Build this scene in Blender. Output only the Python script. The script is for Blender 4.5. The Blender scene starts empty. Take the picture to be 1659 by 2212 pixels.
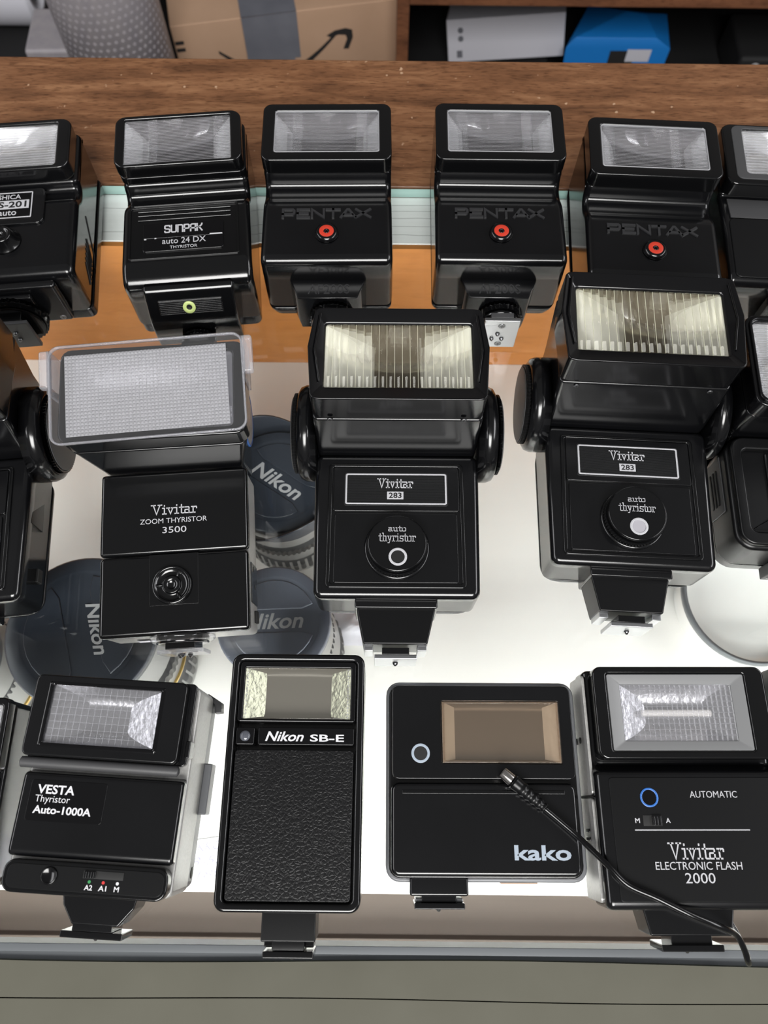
import bpy, bmesh, math, random
from mathutils import Vector, Matrix
random.seed(4)
SC = bpy.context.scene
COL = SC.collection

# ------------------------------------------------------------------ camera, world, lights, exposure
R = math.radians
cam_d = bpy.data.cameras.new('camera')
cam_d.sensor_fit = 'VERTICAL'; cam_d.sensor_height = 36.0; cam_d.sensor_width = 27.0
cam_d.lens = 1650.0 / 2212.0 * 36.0
cam_d.clip_start = 0.01; cam_d.clip_end = 30
cam_d.dof.use_dof = True; cam_d.dof.focus_distance = 0.36; cam_d.dof.aperture_fstop = 14.0
cam = bpy.data.objects.new('camera', cam_d); COL.objects.link(cam)
cam.matrix_world = Matrix.Translation((0, 0, 0.38)) @ Matrix.Rotation(R(21.5), 4, 'X') @ Matrix.Rotation(R(0.6), 4, 'Z')
SC.camera = cam

world = bpy.data.worlds.new('room_ambience'); SC.world = world
world.use_nodes = True
bg = world.node_tree.nodes['Background']
bg.inputs[0].default_value = (1.0, 0.99, 0.97, 1); bg.inputs[1].default_value = 0.15

def panel(loc, sx, sy, power, col=(1, 1, 1)):
    d = bpy.data.lights.new('ceiling_light', 'AREA'); d.shape = 'RECTANGLE'; d.size = sx; d.size_y = sy
    d.energy = power; d.color = col
    o = bpy.data.objects.new('ceiling_light', d); COL.objects.link(o); o.location = loc
    return o
# ceiling fluorescent fixtures of the shop, facing straight down: behind the photographer and off to both sides
panel((0.02, -1.75, 1.95), 1.4, 1.6, 135, (1.0, 0.99, 0.97))
panel((-2.6, 0.3, 1.95), 1.2, 3.0, 62, (0.98, 0.98, 1.0))
panel((2.6, 0.3, 1.95), 1.2, 3.0, 82, (0.98, 0.98, 1.0))

SC.view_settings.view_transform = 'Standard'
SC.view_settings.look = 'None'
SC.view_settings.gamma = 1.0
SC.view_settings.use_curve_mapping = False
SC.view_settings.exposure = 0.0

# ------------------------------------------------------------------ materials
MATS = {}
def principled(name, col, rough=0.5, metal=0.0, spec=0.5, bump=None, vary=None, **kw):
    m = bpy.data.materials.new(name); m.use_nodes = True; MATS[name] = m
    nt = m.node_tree; b = nt.nodes['Principled BSDF']
    b.inputs['Base Color'].default_value = (*col, 1)
    b.inputs['Roughness'].default_value = rough
    b.inputs['Metallic'].default_value = metal
    b.inputs['Specular IOR Level'].default_value = spec
    for k, v in kw.items(): b.inputs[k].default_value = v
    tc = None
    if bump or vary:
        tc = nt.nodes.new('ShaderNodeTexCoord')
    if bump:
        n = nt.nodes.new('ShaderNodeTexNoise'); n.inputs['Scale'].default_value = bump[0]
        n.inputs['Detail'].default_value = 2
        bp = nt.nodes.new('ShaderNodeBump'); bp.inputs['Strength'].default_value = bump[1]
        bp.inputs['Distance'].default_value = 0.0002
        nt.links.new(tc.outputs['Object'], n.inputs['Vector'])
        nt.links.new(n.outputs[0], bp.inputs['Height']); nt.links.new(bp.outputs[0], b.inputs['Normal'])
    if vary:
        n = nt.nodes.new('ShaderNodeTexNoise'); n.inputs['Scale'].default_value = vary[0]; n.inputs['Detail'].default_value = 4
        mp = nt.nodes.new('ShaderNodeMapping'); mp.inputs['Scale'].default_value = vary[2] if len(vary) > 2 else (1, 1, 1)
        cr = nt.nodes.new('ShaderNodeValToRGB')
        c2 = vary[1]
        cr.color_ramp.elements[0].position = 0.3; cr.color_ramp.elements[1].position = 0.7
        cr.color_ramp.elements[0].color = (*col, 1); cr.color_ramp.elements[1].color = (*c2, 1)
        nt.links.new(tc.outputs['Object'], mp.inputs[0]); nt.links.new(mp.outputs[0], n.inputs['Vector'])
        nt.links.new(n.outputs[0], cr.inputs[0]); nt.links.new(cr.outputs[0], b.inputs['Base Color'])
    return m

COAT = {'Coat Weight': 0.25, 'Coat Roughness': 0.15}
BLACK = principled('black_plastic', (0.0030, 0.0031, 0.0036), 0.18, bump=(4000, 0.03), vary=(30, (0.0042, 0.0043, 0.005)), **COAT)
SATIN = principled('black_satin_plastic', (0.003, 0.0031, 0.0035), 0.14, bump=(2500, 0.03), **COAT)
GLOSS = principled('black_gloss_plastic', (0.003, 0.003, 0.0035), 0.15)
MATTE = principled('black_matte_plastic', (0.0035, 0.0036, 0.004), 0.3, spec=0.35, bump=(6000, 0.05))
HOLE = principled('dark_hole', (0.002, 0.002, 0.002), 0.6)
GREYP = principled('dark_grey_plastic', (0.045, 0.045, 0.047), 0.45, bump=(5000, 0.2))
FINE = principled('fine_ribbed_label', (0.006, 0.0065, 0.007), 0.45)
PRINT = principled('silver_print', (0.42, 0.42, 0.44), 0.4)
WHITEP = principled('white_print', (0.56, 0.56, 0.58), 0.45)
PRINTBLUE = principled('pale_blue_print', (0.30, 0.35, 0.41), 0.4)
RED = principled('red_ring', (0.47, 0.036, 0.018), 0.4)
REDDOT = principled('red_dot', (0.5, 0.03, 0.03), 0.4)
GREENDOT = principled('green_dot', (0.03, 0.22, 0.07), 0.4)
EMBOSS = principled('embossed_lettering', (0.021, 0.021, 0.0225), 0.35)
LIME = principled('lime_ring', (0.5, 0.6, 0.22), 0.4)
BLUE = principled('blue_ring', (0.03, 0.13, 0.42), 0.35)
METAL = principled('shoe_metal', (0.55, 0.56, 0.58), 0.28, metal=1.0)
SCREW = principled('screw_metal', (0.25, 0.25, 0.26), 0.3, metal=1.0)
CHROME = principled('chrome', (0.75, 0.72, 0.70), 0.15, metal=1.0)
SILVER = principled('silver_paint', (0.44, 0.435, 0.42), 0.3, metal=0.3, bump=(3000, 0.12), vary=(900, (0.36, 0.355, 0.345)))
STEELGREY = principled('grey_back_cover', (0.16, 0.165, 0.175), 0.35)
REFL = principled('reflector', (0.09, 0.084, 0.086), 0.6, metal=0.3)
ENDR = principled('end_reflector_white', (0.95, 0.95, 0.96), 0.25, metal=0.3)  # white base stands in for ceiling lamps mirrored in the end plates
CRINK = principled('crinkled_reflector', (0.50, 0.50, 0.52), 0.26, metal=0.9, bump=(300, 1.0))
ENDG = principled('greenish_end_reflector', (0.42, 0.43, 0.34), 0.25, metal=0.9, bump=(400, 1.0))
ENDY = principled('warm_end_reflector', (0.95, 0.945, 0.88), 0.25, metal=0.5, bump=(300, 0.5))
REFLW = principled('bright_reflector', (0.95, 0.95, 0.95), 0.35, metal=0.5)
REFLY = principled('warm_reflector', (0.115, 0.097, 0.072), 0.55, metal=0.2)  # brown base stands in for the reflected camera and hand
REFLB = principled('brown_reflector', (0.15, 0.138, 0.122), 0.5, metal=0.3)
LAMPGLASS = principled('flash_tube_glass', (0.75, 0.73, 0.70), 0.1, **{'Alpha': 0.45})
FROST = principled('frosted_surround', (0.17, 0.172, 0.175), 0.35)
SENSORG = principled('pale_sensor', (0.34, 0.33, 0.36), 0.4)
PAPER = principled('paper', (0.80, 0.79, 0.86), 0.7)
INK = principled('grey_ink', (0.25, 0.24, 0.33), 0.7)

def leather():
    m = principled('leatherette', (0.0035, 0.0035, 0.004), 0.36, spec=0.3); nt = m.node_tree; b = nt.nodes['Principled BSDF']
    tc = nt.nodes.new('ShaderNodeTexCoord')
    v = nt.nodes.new('ShaderNodeTexVoronoi'); v.feature = 'DISTANCE_TO_EDGE'; v.inputs['Scale'].default_value = 620
    n = nt.nodes.new('ShaderNodeTexNoise'); n.inputs['Scale'].default_value = 500; n.inputs['Detail'].default_value = 3
    ad = nt.nodes.new('ShaderNodeMixRGB'); ad.inputs[0].default_value = 0.5
    bp = nt.nodes.new('ShaderNodeBump'); bp.inputs['Strength'].default_value = 0.6; bp.inputs['Distance'].default_value = 0.0005
    L = nt.links.new
    L(tc.outputs['Object'], n.inputs['Vector']); L(n.outputs[1], ad.inputs[2]); L(tc.outputs['Object'], ad.inputs[1])
    wp = nt.nodes.new('ShaderNodeVectorMath'); wp.operation = 'MULTIPLY_ADD'
    wp.inputs[1].default_value = (0.0016, 0.0016, 0.0016); L(n.outputs[1], wp.inputs[0]); L(tc.outputs['Object'], wp.inputs[2])
    L(wp.outputs[0], v.inputs['Vector'])
    mu = nt.nodes.new('ShaderNodeMath'); mu.operation = 'MINIMUM'; mu.inputs[1].default_value = 0.22
    L(v.outputs[0], mu.inputs[0]); L(mu.outputs[0], bp.inputs['Height']); L(bp.outputs[0], b.inputs['Normal'])
    return m
LEATHER = leather()

def clear(name, tint=(1, 1, 1), ior=1.45, rough=0.02, body=0.0, body_col=(0.8, 0.8, 0.8)):
    m = bpy.data.materials.new(name); m.use_nodes = True; nt = m.node_tree; nt.nodes.clear()
    out = nt.nodes.new('ShaderNodeOutputMaterial'); t = nt.nodes.new('ShaderNodeBsdfTransparent')
    t.inputs[0].default_value = (*tint, 1)
    g = nt.nodes.new('ShaderNodeBsdfGlossy'); g.inputs['Roughness'].default_value = rough
    # same reflectance on both faces of the thin sheet (rays pass straight through, so no total reflection inside)
    fr = nt.nodes.new('ShaderNodeFresnel'); geo = nt.nodes.new('ShaderNodeNewGeometry')
    ma = nt.nodes.new('ShaderNodeMath'); ma.operation = 'MULTIPLY_ADD'; ma.inputs[1].default_value = -2; ma.inputs[2].default_value = 1
    po = nt.nodes.new('ShaderNodeMath'); po.operation = 'POWER'; po.inputs[0].default_value = ior
    nt.links.new(geo.outputs['Backfacing'], ma.inputs[0]); nt.links.new(ma.outputs[0], po.inputs[1]); nt.links.new(po.outputs[0], fr.inputs[0])
    mx = nt.nodes.new('ShaderNodeMixShader')
    L = nt.links.new
    L(fr.outputs[0], mx.inputs[0]); L(t.outputs[0], mx.inputs[1]); L(g.outputs[0], mx.inputs[2])
    last = mx
    if body:
        d = nt.nodes.new('ShaderNodeBsdfDiffuse'); d.inputs[0].default_value = (*body_col, 1)
        m2 = nt.nodes.new('ShaderNodeMixShader'); m2.inputs[0].default_value = body
        L(mx.outputs[0], m2.inputs[1]); L(d.outputs[0], m2.inputs[2]); last = m2
    L(last.outputs[0], out.inputs[0])
    return m
GLASS = clear('counter_glass', (0.975, 0.99, 0.985), 1.42, 0.0)
GLASSEDGE = principled('glass_edge_green', (0.30, 0.48, 0.44), 0.15, vary=(8, (0.42, 0.60, 0.56)))
def glassy(name, col, ior, rough=0.0, body=0.04):
    m = bpy.data.materials.new(name); m.use_nodes = True; nt = m.node_tree; nt.nodes.clear()
    out = nt.nodes.new('ShaderNodeOutputMaterial'); g = nt.nodes.new('ShaderNodeBsdfGlass')
    g.inputs['Color'].default_value = (*col, 1); g.inputs['IOR'].default_value = ior; g.inputs['Roughness'].default_value = rough
    t = nt.nodes.new('ShaderNodeBsdfTransparent'); mx = nt.nodes.new('ShaderNodeMixShader'); mx.inputs[0].default_value = 0.5
    nt.links.new(g.outputs[0], mx.inputs[1]); nt.links.new(t.outputs[0], mx.inputs[2]); nt.links.new(mx.outputs[0], out.inputs[0])
    return m
RIDGE = clear('pane_ridge', (0.9, 0.9, 0.92), 1.5, 0.1, 0.2, (0.75, 0.75, 0.77))
RIDGEY = clear('pane_ridge_cream', (0.9, 0.9, 0.8), 1.5, 0.1, 0.45, (0.80, 0.79, 0.66))
RIBBED = glassy('ribbed_pane', (0.99, 0.99, 1.0), 1.45)
RIBBEDY = glassy('ribbed_pane_yellow', (0.99, 0.985, 0.93), 1.4)
PRISM = glassy('prism_pane', (0.97, 0.97, 0.99), 1.49)
PANE = clear('window_pane', (0.97, 0.97, 0.98), 1.5, 0.06, 0.06)
PANEY = clear('window_pane_yellow', (0.97, 0.95, 0.80), 1.5, 0.05, 0.03, (0.8, 0.8, 0.6))
PANEB = clear('window_pane_amber', (0.85, 0.79, 0.73), 1.5, 0.04, 0.08, (0.34, 0.31, 0.27))
ACRYL = clear('clear_acrylic', (0.95, 0.95, 0.97), 1.5, 0.03, 0.02)
ACRYLQ = principled('prism_plastic', (0.42, 0.42, 0.44), 0.16, **{'Alpha': 0.7})
ACRYLP = clear('clear_acrylic_prisms', (0.93, 0.93, 0.95), 1.55, 0.10, 0.18, (0.75, 0.75, 0.78))

def wood(name, c1, c2, c3, sc, stretch, rough=0.35, specks=False, bumpy=0.15, pores=1.0):
    m = bpy.data.materials.new(name); m.use_nodes = True; nt = m.node_tree; b = nt.nodes['Principled BSDF']
    L = nt.links.new
    tc = nt.nodes.new('ShaderNodeTexCoord'); mp = nt.nodes.new('ShaderNodeMapping'); mp.inputs['Scale'].default_value = stretch
    L(tc.outputs['Object'], mp.inputs[0])
    n = nt.nodes.new('ShaderNodeTexNoise'); n.inputs['Scale'].default_value = sc; n.inputs['Detail'].default_value = 8
    n.inputs['Roughness'].default_value = 0.65; n.inputs['Distortion'].default_value = 0.5
    L(mp.outputs[0], n.inputs['Vector'])
    cr = nt.nodes.new('ShaderNodeValToRGB'); e = cr.color_ramp.elements
    e[0].position = 0.30; e[0].color = (*c1, 1); e[1].position = 0.72; e[1].color = (*c3, 1)
    k = e.new(0.5); k.color = (*c2, 1)
    L(n.outputs[0], cr.inputs[0])
    # short dark pores
    n2 = nt.nodes.new('ShaderNodeTexNoise'); n2.inputs['Scale'].default_value = sc * 9; n2.inputs['Detail'].default_value = 3
    L(mp.outputs[0], n2.inputs['Vector'])
    c2_ = nt.nodes.new('ShaderNodeValToRGB'); c2_.color_ramp.elements[0].position = 0.34; c2_.color_ramp.elements[1].position = 0.46
    c2_.color_ramp.elements[0].color = (0.55, 0.5, 0.45, 1); c2_.color_ramp.elements[1].color = (1, 1, 1, 1)
    L(n2.outputs[0], c2_.inputs[0])
    mu = nt.nodes.new('ShaderNodeMixRGB'); mu.blend_type = 'MULTIPLY'; mu.inputs[0].default_value = pores
    L(cr.outputs[0], mu.inputs[1]); L(c2_.outputs[0], mu.inputs[2])
    last = mu
    if specks:
        n3 = nt.nodes.new('ShaderNodeTexNoise'); n3.inputs['Scale'].default_value = 160; n3.inputs['Detail'].default_value = 2
        L(tc.outputs['Object'], n3.inputs['Vector'])
        c3_ = nt.nodes.new('ShaderNodeValToRGB'); c3_.color_ramp.elements[0].position = 0.72; c3_.color_ramp.elements[1].position = 0.76
        L(n3.outputs[0], c3_.inputs[0])
        mx = nt.nodes.new('ShaderNodeMixRGB'); mx.inputs[2].default_value = (0.42, 0.27, 0.17, 1)
        L(c3_.outputs[0], mx.inputs[0]); L(mu.outputs[0], mx.inputs[1]); last = mx
    L(last.outputs[0], b.inputs['Base Color'])
    bp = nt.nodes.new('ShaderNodeBump'); bp.inputs['Strength'].default_value = bumpy; bp.inputs['Distance'].default_value = 0.0005
    L(n2.outputs[0], bp.inputs['Height']); L(bp.outputs[0], b.inputs['Normal'])
    b.inputs['Roughness'].default_value = rough
    return m
WOOD = wood('walnut_veneer', (0.080, 0.034, 0.015), (0.165, 0.073, 0.033), (0.27, 0.135, 0.066), 16, (1.0, 7.0, 7.0), 0.38, True)
ORANGE = wood('orange_stained_wood', (0.46, 0.17, 0.035), (0.54, 0.21, 0.05), (0.60, 0.25, 0.07), 6, (1, 6, 4), 0.4, False, 0.05, 0.15)
SHELFWOOD = wood('dark_shelf_wood', (0.09, 0.035, 0.016), (0.16, 0.062, 0.028), (0.22, 0.09, 0.04), 10, (1, 6, 6), 0.5)
LEDGE = principled('cracked_white_paint', (0.91, 0.915, 0.905), 0.5, vary=(40, (0.95, 0.955, 0.95), (0.35, 14, 1)))
SHELFW = principled('white_laminate', (0.89, 0.88, 0.855), 0.5, vary=(60, (0.91, 0.90, 0.875), (0.06, 3, 1)))
RAILM = principled('cream_laminate', (0.086, 0.083, 0.064), 0.6, spec=0.15, vary=(25, (0.096, 0.093, 0.073)))
ALU = principled('aluminium_rail', (0.10, 0.108, 0.116), 0.5, metal=0.2)
BEIGE = principled('beige_board', (0.135, 0.102, 0.083), 0.6, vary=(18, (0.12, 0.092, 0.075), (0.2, 4, 1)))
def emit(name, col, s):
    m = bpy.data.materials.new(name); m.use_nodes = True; b = m.node_tree.nodes['Principled BSDF']
    b.inputs['Emission Color'].default_value = (*col, 1); b.inputs['Emission Strength'].default_value = s
    return m
TUBE_E = emit('lit_fluorescent_tube', (1.0, 0.985, 0.95), 42.0)
LENSB = principled('lens_cap_hazed', (0.034, 0.041, 0.057), 0.35, bump=(3000, 0.1))  # blue-grey lift in the colour stands in for haze on the glass above
LENSP = principled('lens_cap_pale', (0.14, 0.155, 0.20), 0.35, bump=(3000, 0.1))
LENSR = principled('lens_rubber', (0.15, 0.15, 0.152), 0.5)
LENSG = principled('lens_barrel', (0.24, 0.24, 0.235), 0.35)
GOLD = principled('gold_band', (0.65, 0.45, 0.15), 0.3, metal=1.0)
RIMG = principled('grey_rim', (0.13, 0.14, 0.15), 0.35)
WHITEG = principled('white_lens_reflection', (0.82, 0.82, 0.80), 0.4)
CARD = principled('cardboard', (0.46, 0.295, 0.19), 0.8, vary=(12, (0.51, 0.33, 0.22)))
TAPE = principled('grey_tape', (0.13, 0.135, 0.16), 0.5, vary=(30, (0.16, 0.165, 0.19)))
DARKINK = principled('dark_ink', (0.015, 0.014, 0.014), 0.7)
BUBBLE = principled('bubble_wrap', (0.31, 0.29, 0.315), 0.4, vary=(25, (0.36, 0.335, 0.35), (3, 3, 1)))
WHITEBOX = principled('white_carton', (0.62, 0.62, 0.68), 0.6)
BLUEBOX = principled('blue_carton', (0.010, 0.20, 0.62), 0.45)
DARKBOX = principled('dark_carton_and_shade', (0.012, 0.012, 0.013), 0.7)
WALLM = principled('wall_paint', (0.20, 0.19, 0.18), 0.8)
FLOORM = principled('floor_vinyl', (0.10, 0.09, 0.085), 0.6)

# ------------------------------------------------------------------ mesh kit (millimetres in, metres out)
def inset(poly, d):
    if d == 0: return list(poly)
    out = []; n = len(poly)
    for i in range(n):
        p, q, r_ = Vector(poly[i - 1]), Vector(poly[i]), Vector(poly[(i + 1) % n])
        e1, e2 = (q - p), (r_ - q)
        if e1.length < 1e-6: e1 = e2
        if e2.length < 1e-6: e2 = e1
        e1.normalize(); e2.normalize()
        n1, n2 = Vector((-e1.y, e1.x)), Vector((-e2.y, e2.x)); m = n1 + n2
        m = n1 if m.length < .05 else m.normalized()
        out.append(tuple(q + m * d / max(.45, m.dot(n1))))
    return out
def fillet(poly, n=5):
    """polygon of (a, b) or (a, b, radius) corners -> same polygon with arcs"""
    out = []; N = len(poly)
    for i in range(N):
        c = poly[i]
        if len(c) < 3 or c[2] == 0: out.append(c[:2]); continue
        q = Vector(c[:2]); u = Vector(poly[i - 1][:2]) - q; w = Vector(poly[(i + 1) % N][:2]) - q
        t = min(c[2], u.length * .48, w.length * .48)
        a, b = q + u.normalized() * t, q + w.normalized() * t
        for k in range(n + 1):
            f = k / n; out.append(tuple(a * (1 - f) ** 2 + q * 2 * f * (1 - f) + b * f * f))
    return out
class G:
    def __init__(s): s.v = []; s.f = []
    def _take(s, bm):
        bm.verts.index_update(); k = len(s.v)
        s.v += [tuple(v.co) for v in bm.verts]
        s.f += [[k + v.index for v in f.verts] for f in bm.faces]
        bm.free(); return s
    def loft(s, loops, bev=0, seg=3, caps=True, closed=False, ang=25):
        bm = bmesh.new(); n = len(loops[0])
        vs = [[bm.verts.new(p) for p in l] for l in loops]
        m = len(loops)
        for i in range(m if closed else m - 1):
            a, b = vs[i], vs[(i + 1) % m]
            for j in range(n):
                j2 = (j + 1) % n
                try: bm.faces.new((a[j], a[j2], b[j2], b[j]))
                except ValueError: pass
        if caps and not closed:
            bm.faces.new(list(reversed(vs[0]))); bm.faces.new(vs[-1])
        bmesh.ops.recalc_face_normals(bm, faces=bm.faces)
        if bev:
            es = [e for e in bm.edges if len(e.link_faces) == 2 and e.calc_face_angle(0) > R(ang)]
            bmesh.ops.bevel(bm, geom=es, offset=bev, offset_type='OFFSET', segments=seg, profile=0.5, affect='EDGES', clamp_overlap=True)
        return s._take(bm)
    def box(s, x0, x1, y0, y1, z0, z1, bev=0, seg=3):
        r = [(x0, y0), (x1, y0), (x1, y1), (x0, y1)]
        return s.loft([[(x, y, z0) for x, y in r], [(x, y, z1) for x, y in r]], bev, seg)
    def prism(s, poly, a0, a1, bev, seg, place):
        area2 = sum(poly[i - 1][0] * poly[i][1] - poly[i][0] * poly[i - 1][1] for i in range(len(poly)))
        if area2 < 0: poly = list(reversed(poly))
        if a1 < a0: a0, a1 = a1, a0
        bev = min(bev, (a1 - a0) * .49)
        st = [(0, a0), (0, a1)]
        if bev:
            q = [(bev * (1 - math.sin(R(90 * k / seg))), bev * (1 - math.cos(R(90 * k / seg)))) for k in range(seg + 1)]
            st = [(i, a0 + d) for i, d in q] + [(i, a1 - d) for i, d in reversed(q)]
        return s.loft([[place(p, h) for p in inset(poly, i)] for i, h in st])
    def prz(s, poly, z0, z1, bev=0, seg=3, ang=40): return s.prism(poly, z0, z1, bev, seg, lambda p, h: (p[0], p[1], h))
    def prx(s, poly, x0, x1, bev=0, seg=3, ang=40): return s.prism(poly, x0, x1, bev, seg, lambda p, h: (h, p[0], p[1]))
    def pry(s, poly, y0, y1, bev=0, seg=3, ang=40): return s.prism(poly, y0, y1, bev, seg, lambda p, h: (p[0], h, p[1]))
    def frame(s, outer, inner, z0, z1, bev=0, seg=2, zi=None):
        zi = z1 if zi is None else zi
        return s.loft([[(x, y, z0) for x, y in inner], [(x, y, z0) for x, y in outer], [(x, y, z1) for x, y in outer],
                       [(x, y, zi) for x, y in inner]], bev, seg, closed=True, ang=40)
    def lathe(s, c, prof, axis='z', seg=40, caps=True):
        loops = []
        for r, h in prof:
            l = []
            for k in range(seg):
                a = 2 * math.pi * k / seg; u, w = r * math.cos(a), r * math.sin(a)
                l.append({'z': (c[0] + u, c[1] + w, c[2] + h), 'y': (c[0] + u, c[1] + h, c[2] + w), 'x': (c[0] + h, c[1] + u, c[2] + w)}[axis])
            loops.append(l)
        return s.loft(loops, caps=caps)
    def gear(s, c, r, h0, h1, teeth=28, axis='y', d=0.8):
        loops = []
        for h in (h0, h1):
            l = []
            for k in range(teeth * 4):
                a = 2 * math.pi * k / (teeth * 4); rr = r if (k % 4) < 2 else r - d
                u, w = rr * math.cos(a), rr * math.sin(a)
                l.append({'y': (c[0] + u, c[1] + h, c[2] + w), 'x': (c[0] + h, c[1] + u, c[2] + w), 'z': (c[0] + u, c[1] + w, c[2] + h)}[axis])
            loops.append(l)
        return s.loft(loops)
    def tube(s, pts, r, seg=12):
        pts = [Vector(p) for p in pts]; loops = []; n = None
        for i, p in enumerate(pts):
            t = (pts[min(i + 1, len(pts) - 1)] - pts[max(i - 1, 0)]).normalized()
            if n is None: n = t.orthogonal().normalized()
            n = (n - t * n.dot(t)).normalized(); b = t.cross(n)
            rr = r[i] if isinstance(r, (list, tuple)) else r
            loops.append([tuple(p + rr * (math.cos(2 * math.pi * k / seg) * n + math.sin(2 * math.pi * k / seg) * b)) for k in range(seg)])
        return s.loft(loops)
    def strokes(s, lines, w, z0, z1):
        for l in lines:
            l = [Vector(p) for p in l]
            if len(l) < 2: continue
            L_, R_ = [], []
            for i, p in enumerate(l):
                d1 = (l[i] - l[i - 1]).normalized() if i else (l[1] - l[0]).normalized()
                d2 = (l[i + 1] - l[i]).normalized() if i < len(l) - 1 else d1
                n1, n2 = Vector((-d1.y, d1.x)), Vector((-d2.y, d2.x)); n = n1 + n2
                n = n1 if n.length < 0.1 else n.normalized()
                k = min(2.0, 1 / max(0.3, n.dot(n1))) * w / 2
                e = Vector((0, 0))
                if i == 0: e = -d1 * w * 0.5
                if i == len(l) - 1: e = d2 * w * 0.5
                L_.append(p + n * k + e); R_.append(p - n * k + e)
            for i in range(len(l) - 1):
                q = [R_[i], R_[i + 1], L_[i + 1], L_[i]]
                k = len(s.v)
                s.v += [(a.x, a.y, z0) for a in q] + [(a.x, a.y, z1) for a in q]
                s.f += [[k + 4, k + 5, k + 6, k + 7], [k, k + 1, k + 5, k + 4], [k + 1, k + 2, k + 6, k + 5], [k + 2, k + 3, k + 7, k + 6], [k + 3, k, k + 4, k + 7]]
        return s
    def xf(s, M):
        s.v = [tuple(M @ Vector(p)) for p in s.v]; return s

def part(name, g, mat, parent=None, smooth=True, wn=True):
    bm = bmesh.new()
    vs = [bm.verts.new((p[0] * .001, p[1] * .001, p[2] * .001)) for p in g.v]
    for f in g.f:
        try: bm.faces.new([vs[i] for i in f])
        except ValueError: pass
    if smooth:
        for f in bm.faces: f.smooth = True
        for e in bm.edges:
            if len(e.link_faces) != 2 or e.calc_face_angle(0) > R(38): e.smooth = False
    me = bpy.data.meshes.new(name); bm.to_mesh(me); bm.free(); me.materials.append(mat)
    o = bpy.data.objects.new(name, me); COL.objects.link(o)
    if parent: o.parent = parent
    if smooth and wn:
        w = o.modifiers.new('weighted', 'WEIGHTED_NORMAL'); w.keep_sharp = True
    return o

def tag(o, label, cat, group=None):
    o['label'] = label; o['category'] = cat
    if group: o['group'] = group
    return o
def thing(name, label, cat, loc, yaw=0, tilt=0, group=None):
    o = bpy.data.objects.new(name, None); COL.objects.link(o); o.empty_display_size = 0.01
    o.location = [c * .001 for c in loc]; o.rotation_euler = (R(tilt), 0, R(yaw))
    return tag(o, label, cat, group)
def copy_tree(o, parent=None):
    c = o.copy(); COL.objects.link(c); c.parent = parent
    for ch in o.children: copy_tree(ch, c)
    return c

def rr(x0, x1, y0, y1, r, n=5):
    p = []
    for cx, cy, a0 in ((x1 - r, y1 - r, 0), (x0 + r, y1 - r, 90), (x0 + r, y0 + r, 180), (x1 - r, y0 + r, 270)):
        for k in range(n + 1):
            a = R(a0 + 90 * k / n); p.append((cx + r * math.cos(a), cy + r * math.sin(a)))
    return p

# ------------------------------------------------------------------ lettering
def text(name, s, x0, x1, y0, y1, z, mat, parent, bold=0.0, shear=0.0, depth=0.12, space=1.0, rot=0):
    cu = bpy.data.curves.new('lettering', 'FONT'); cu.body = s; cu.shear = shear; cu.offset = bold; cu.space_character = space
    cu.resolution_u = 3
    to = bpy.data.objects.new('lettering', cu); COL.objects.link(to)
    dg = bpy.context.evaluated_depsgraph_get(); dg.update()
    me = to.evaluated_get(dg).to_mesh()
    vs = [Vector(v.co) for v in me.vertices]; fs = [list(p.vertices) for p in me.polygons]
    to.evaluated_get(dg).to_mesh_clear()
    bpy.data.objects.remove(to); bpy.data.curves.remove(cu)
    ax, bx = min(v.x for v in vs), max(v.x for v in vs); ay, by = min(v.y for v in vs), max(v.y for v in vs)
    bm = bmesh.new()
    bv = [bm.verts.new((x0 + (v.x - ax) / (bx - ax) * (x1 - x0), y0 + (v.y - ay) / (by - ay) * (y1 - y0), z)) for v in vs]
    for f in fs:
        try: bm.faces.new([bv[i] for i in f])
        except ValueError: pass
    bmesh.ops.remove_doubles(bm, verts=bm.verts, dist=0.0005)
    bmesh.ops.recalc_face_normals(bm, faces=bm.faces)
    up = [f for f in bm.faces if f.normal.z < 0]
    if up: bmesh.ops.reverse_faces(bm, faces=up)
    ret = bmesh.ops.extrude_face_region(bm, geom=list(bm.faces))
    bmesh.ops.translate(bm, verts=[e for e in ret['geom'] if isinstance(e, bmesh.types.BMVert)], vec=(0, 0, depth))
    g = G(); g._take(bm)
    if rot:
        c = Vector(((x0 + x1) / 2, (y0 + y1) / 2, 0))
        g.xf(Matrix.Translation(c) @ Matrix.Rotation(R(rot), 4, 'Z') @ Matrix.Translation(-c))
    return part(name, g, mat, parent, smooth=False)

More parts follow.
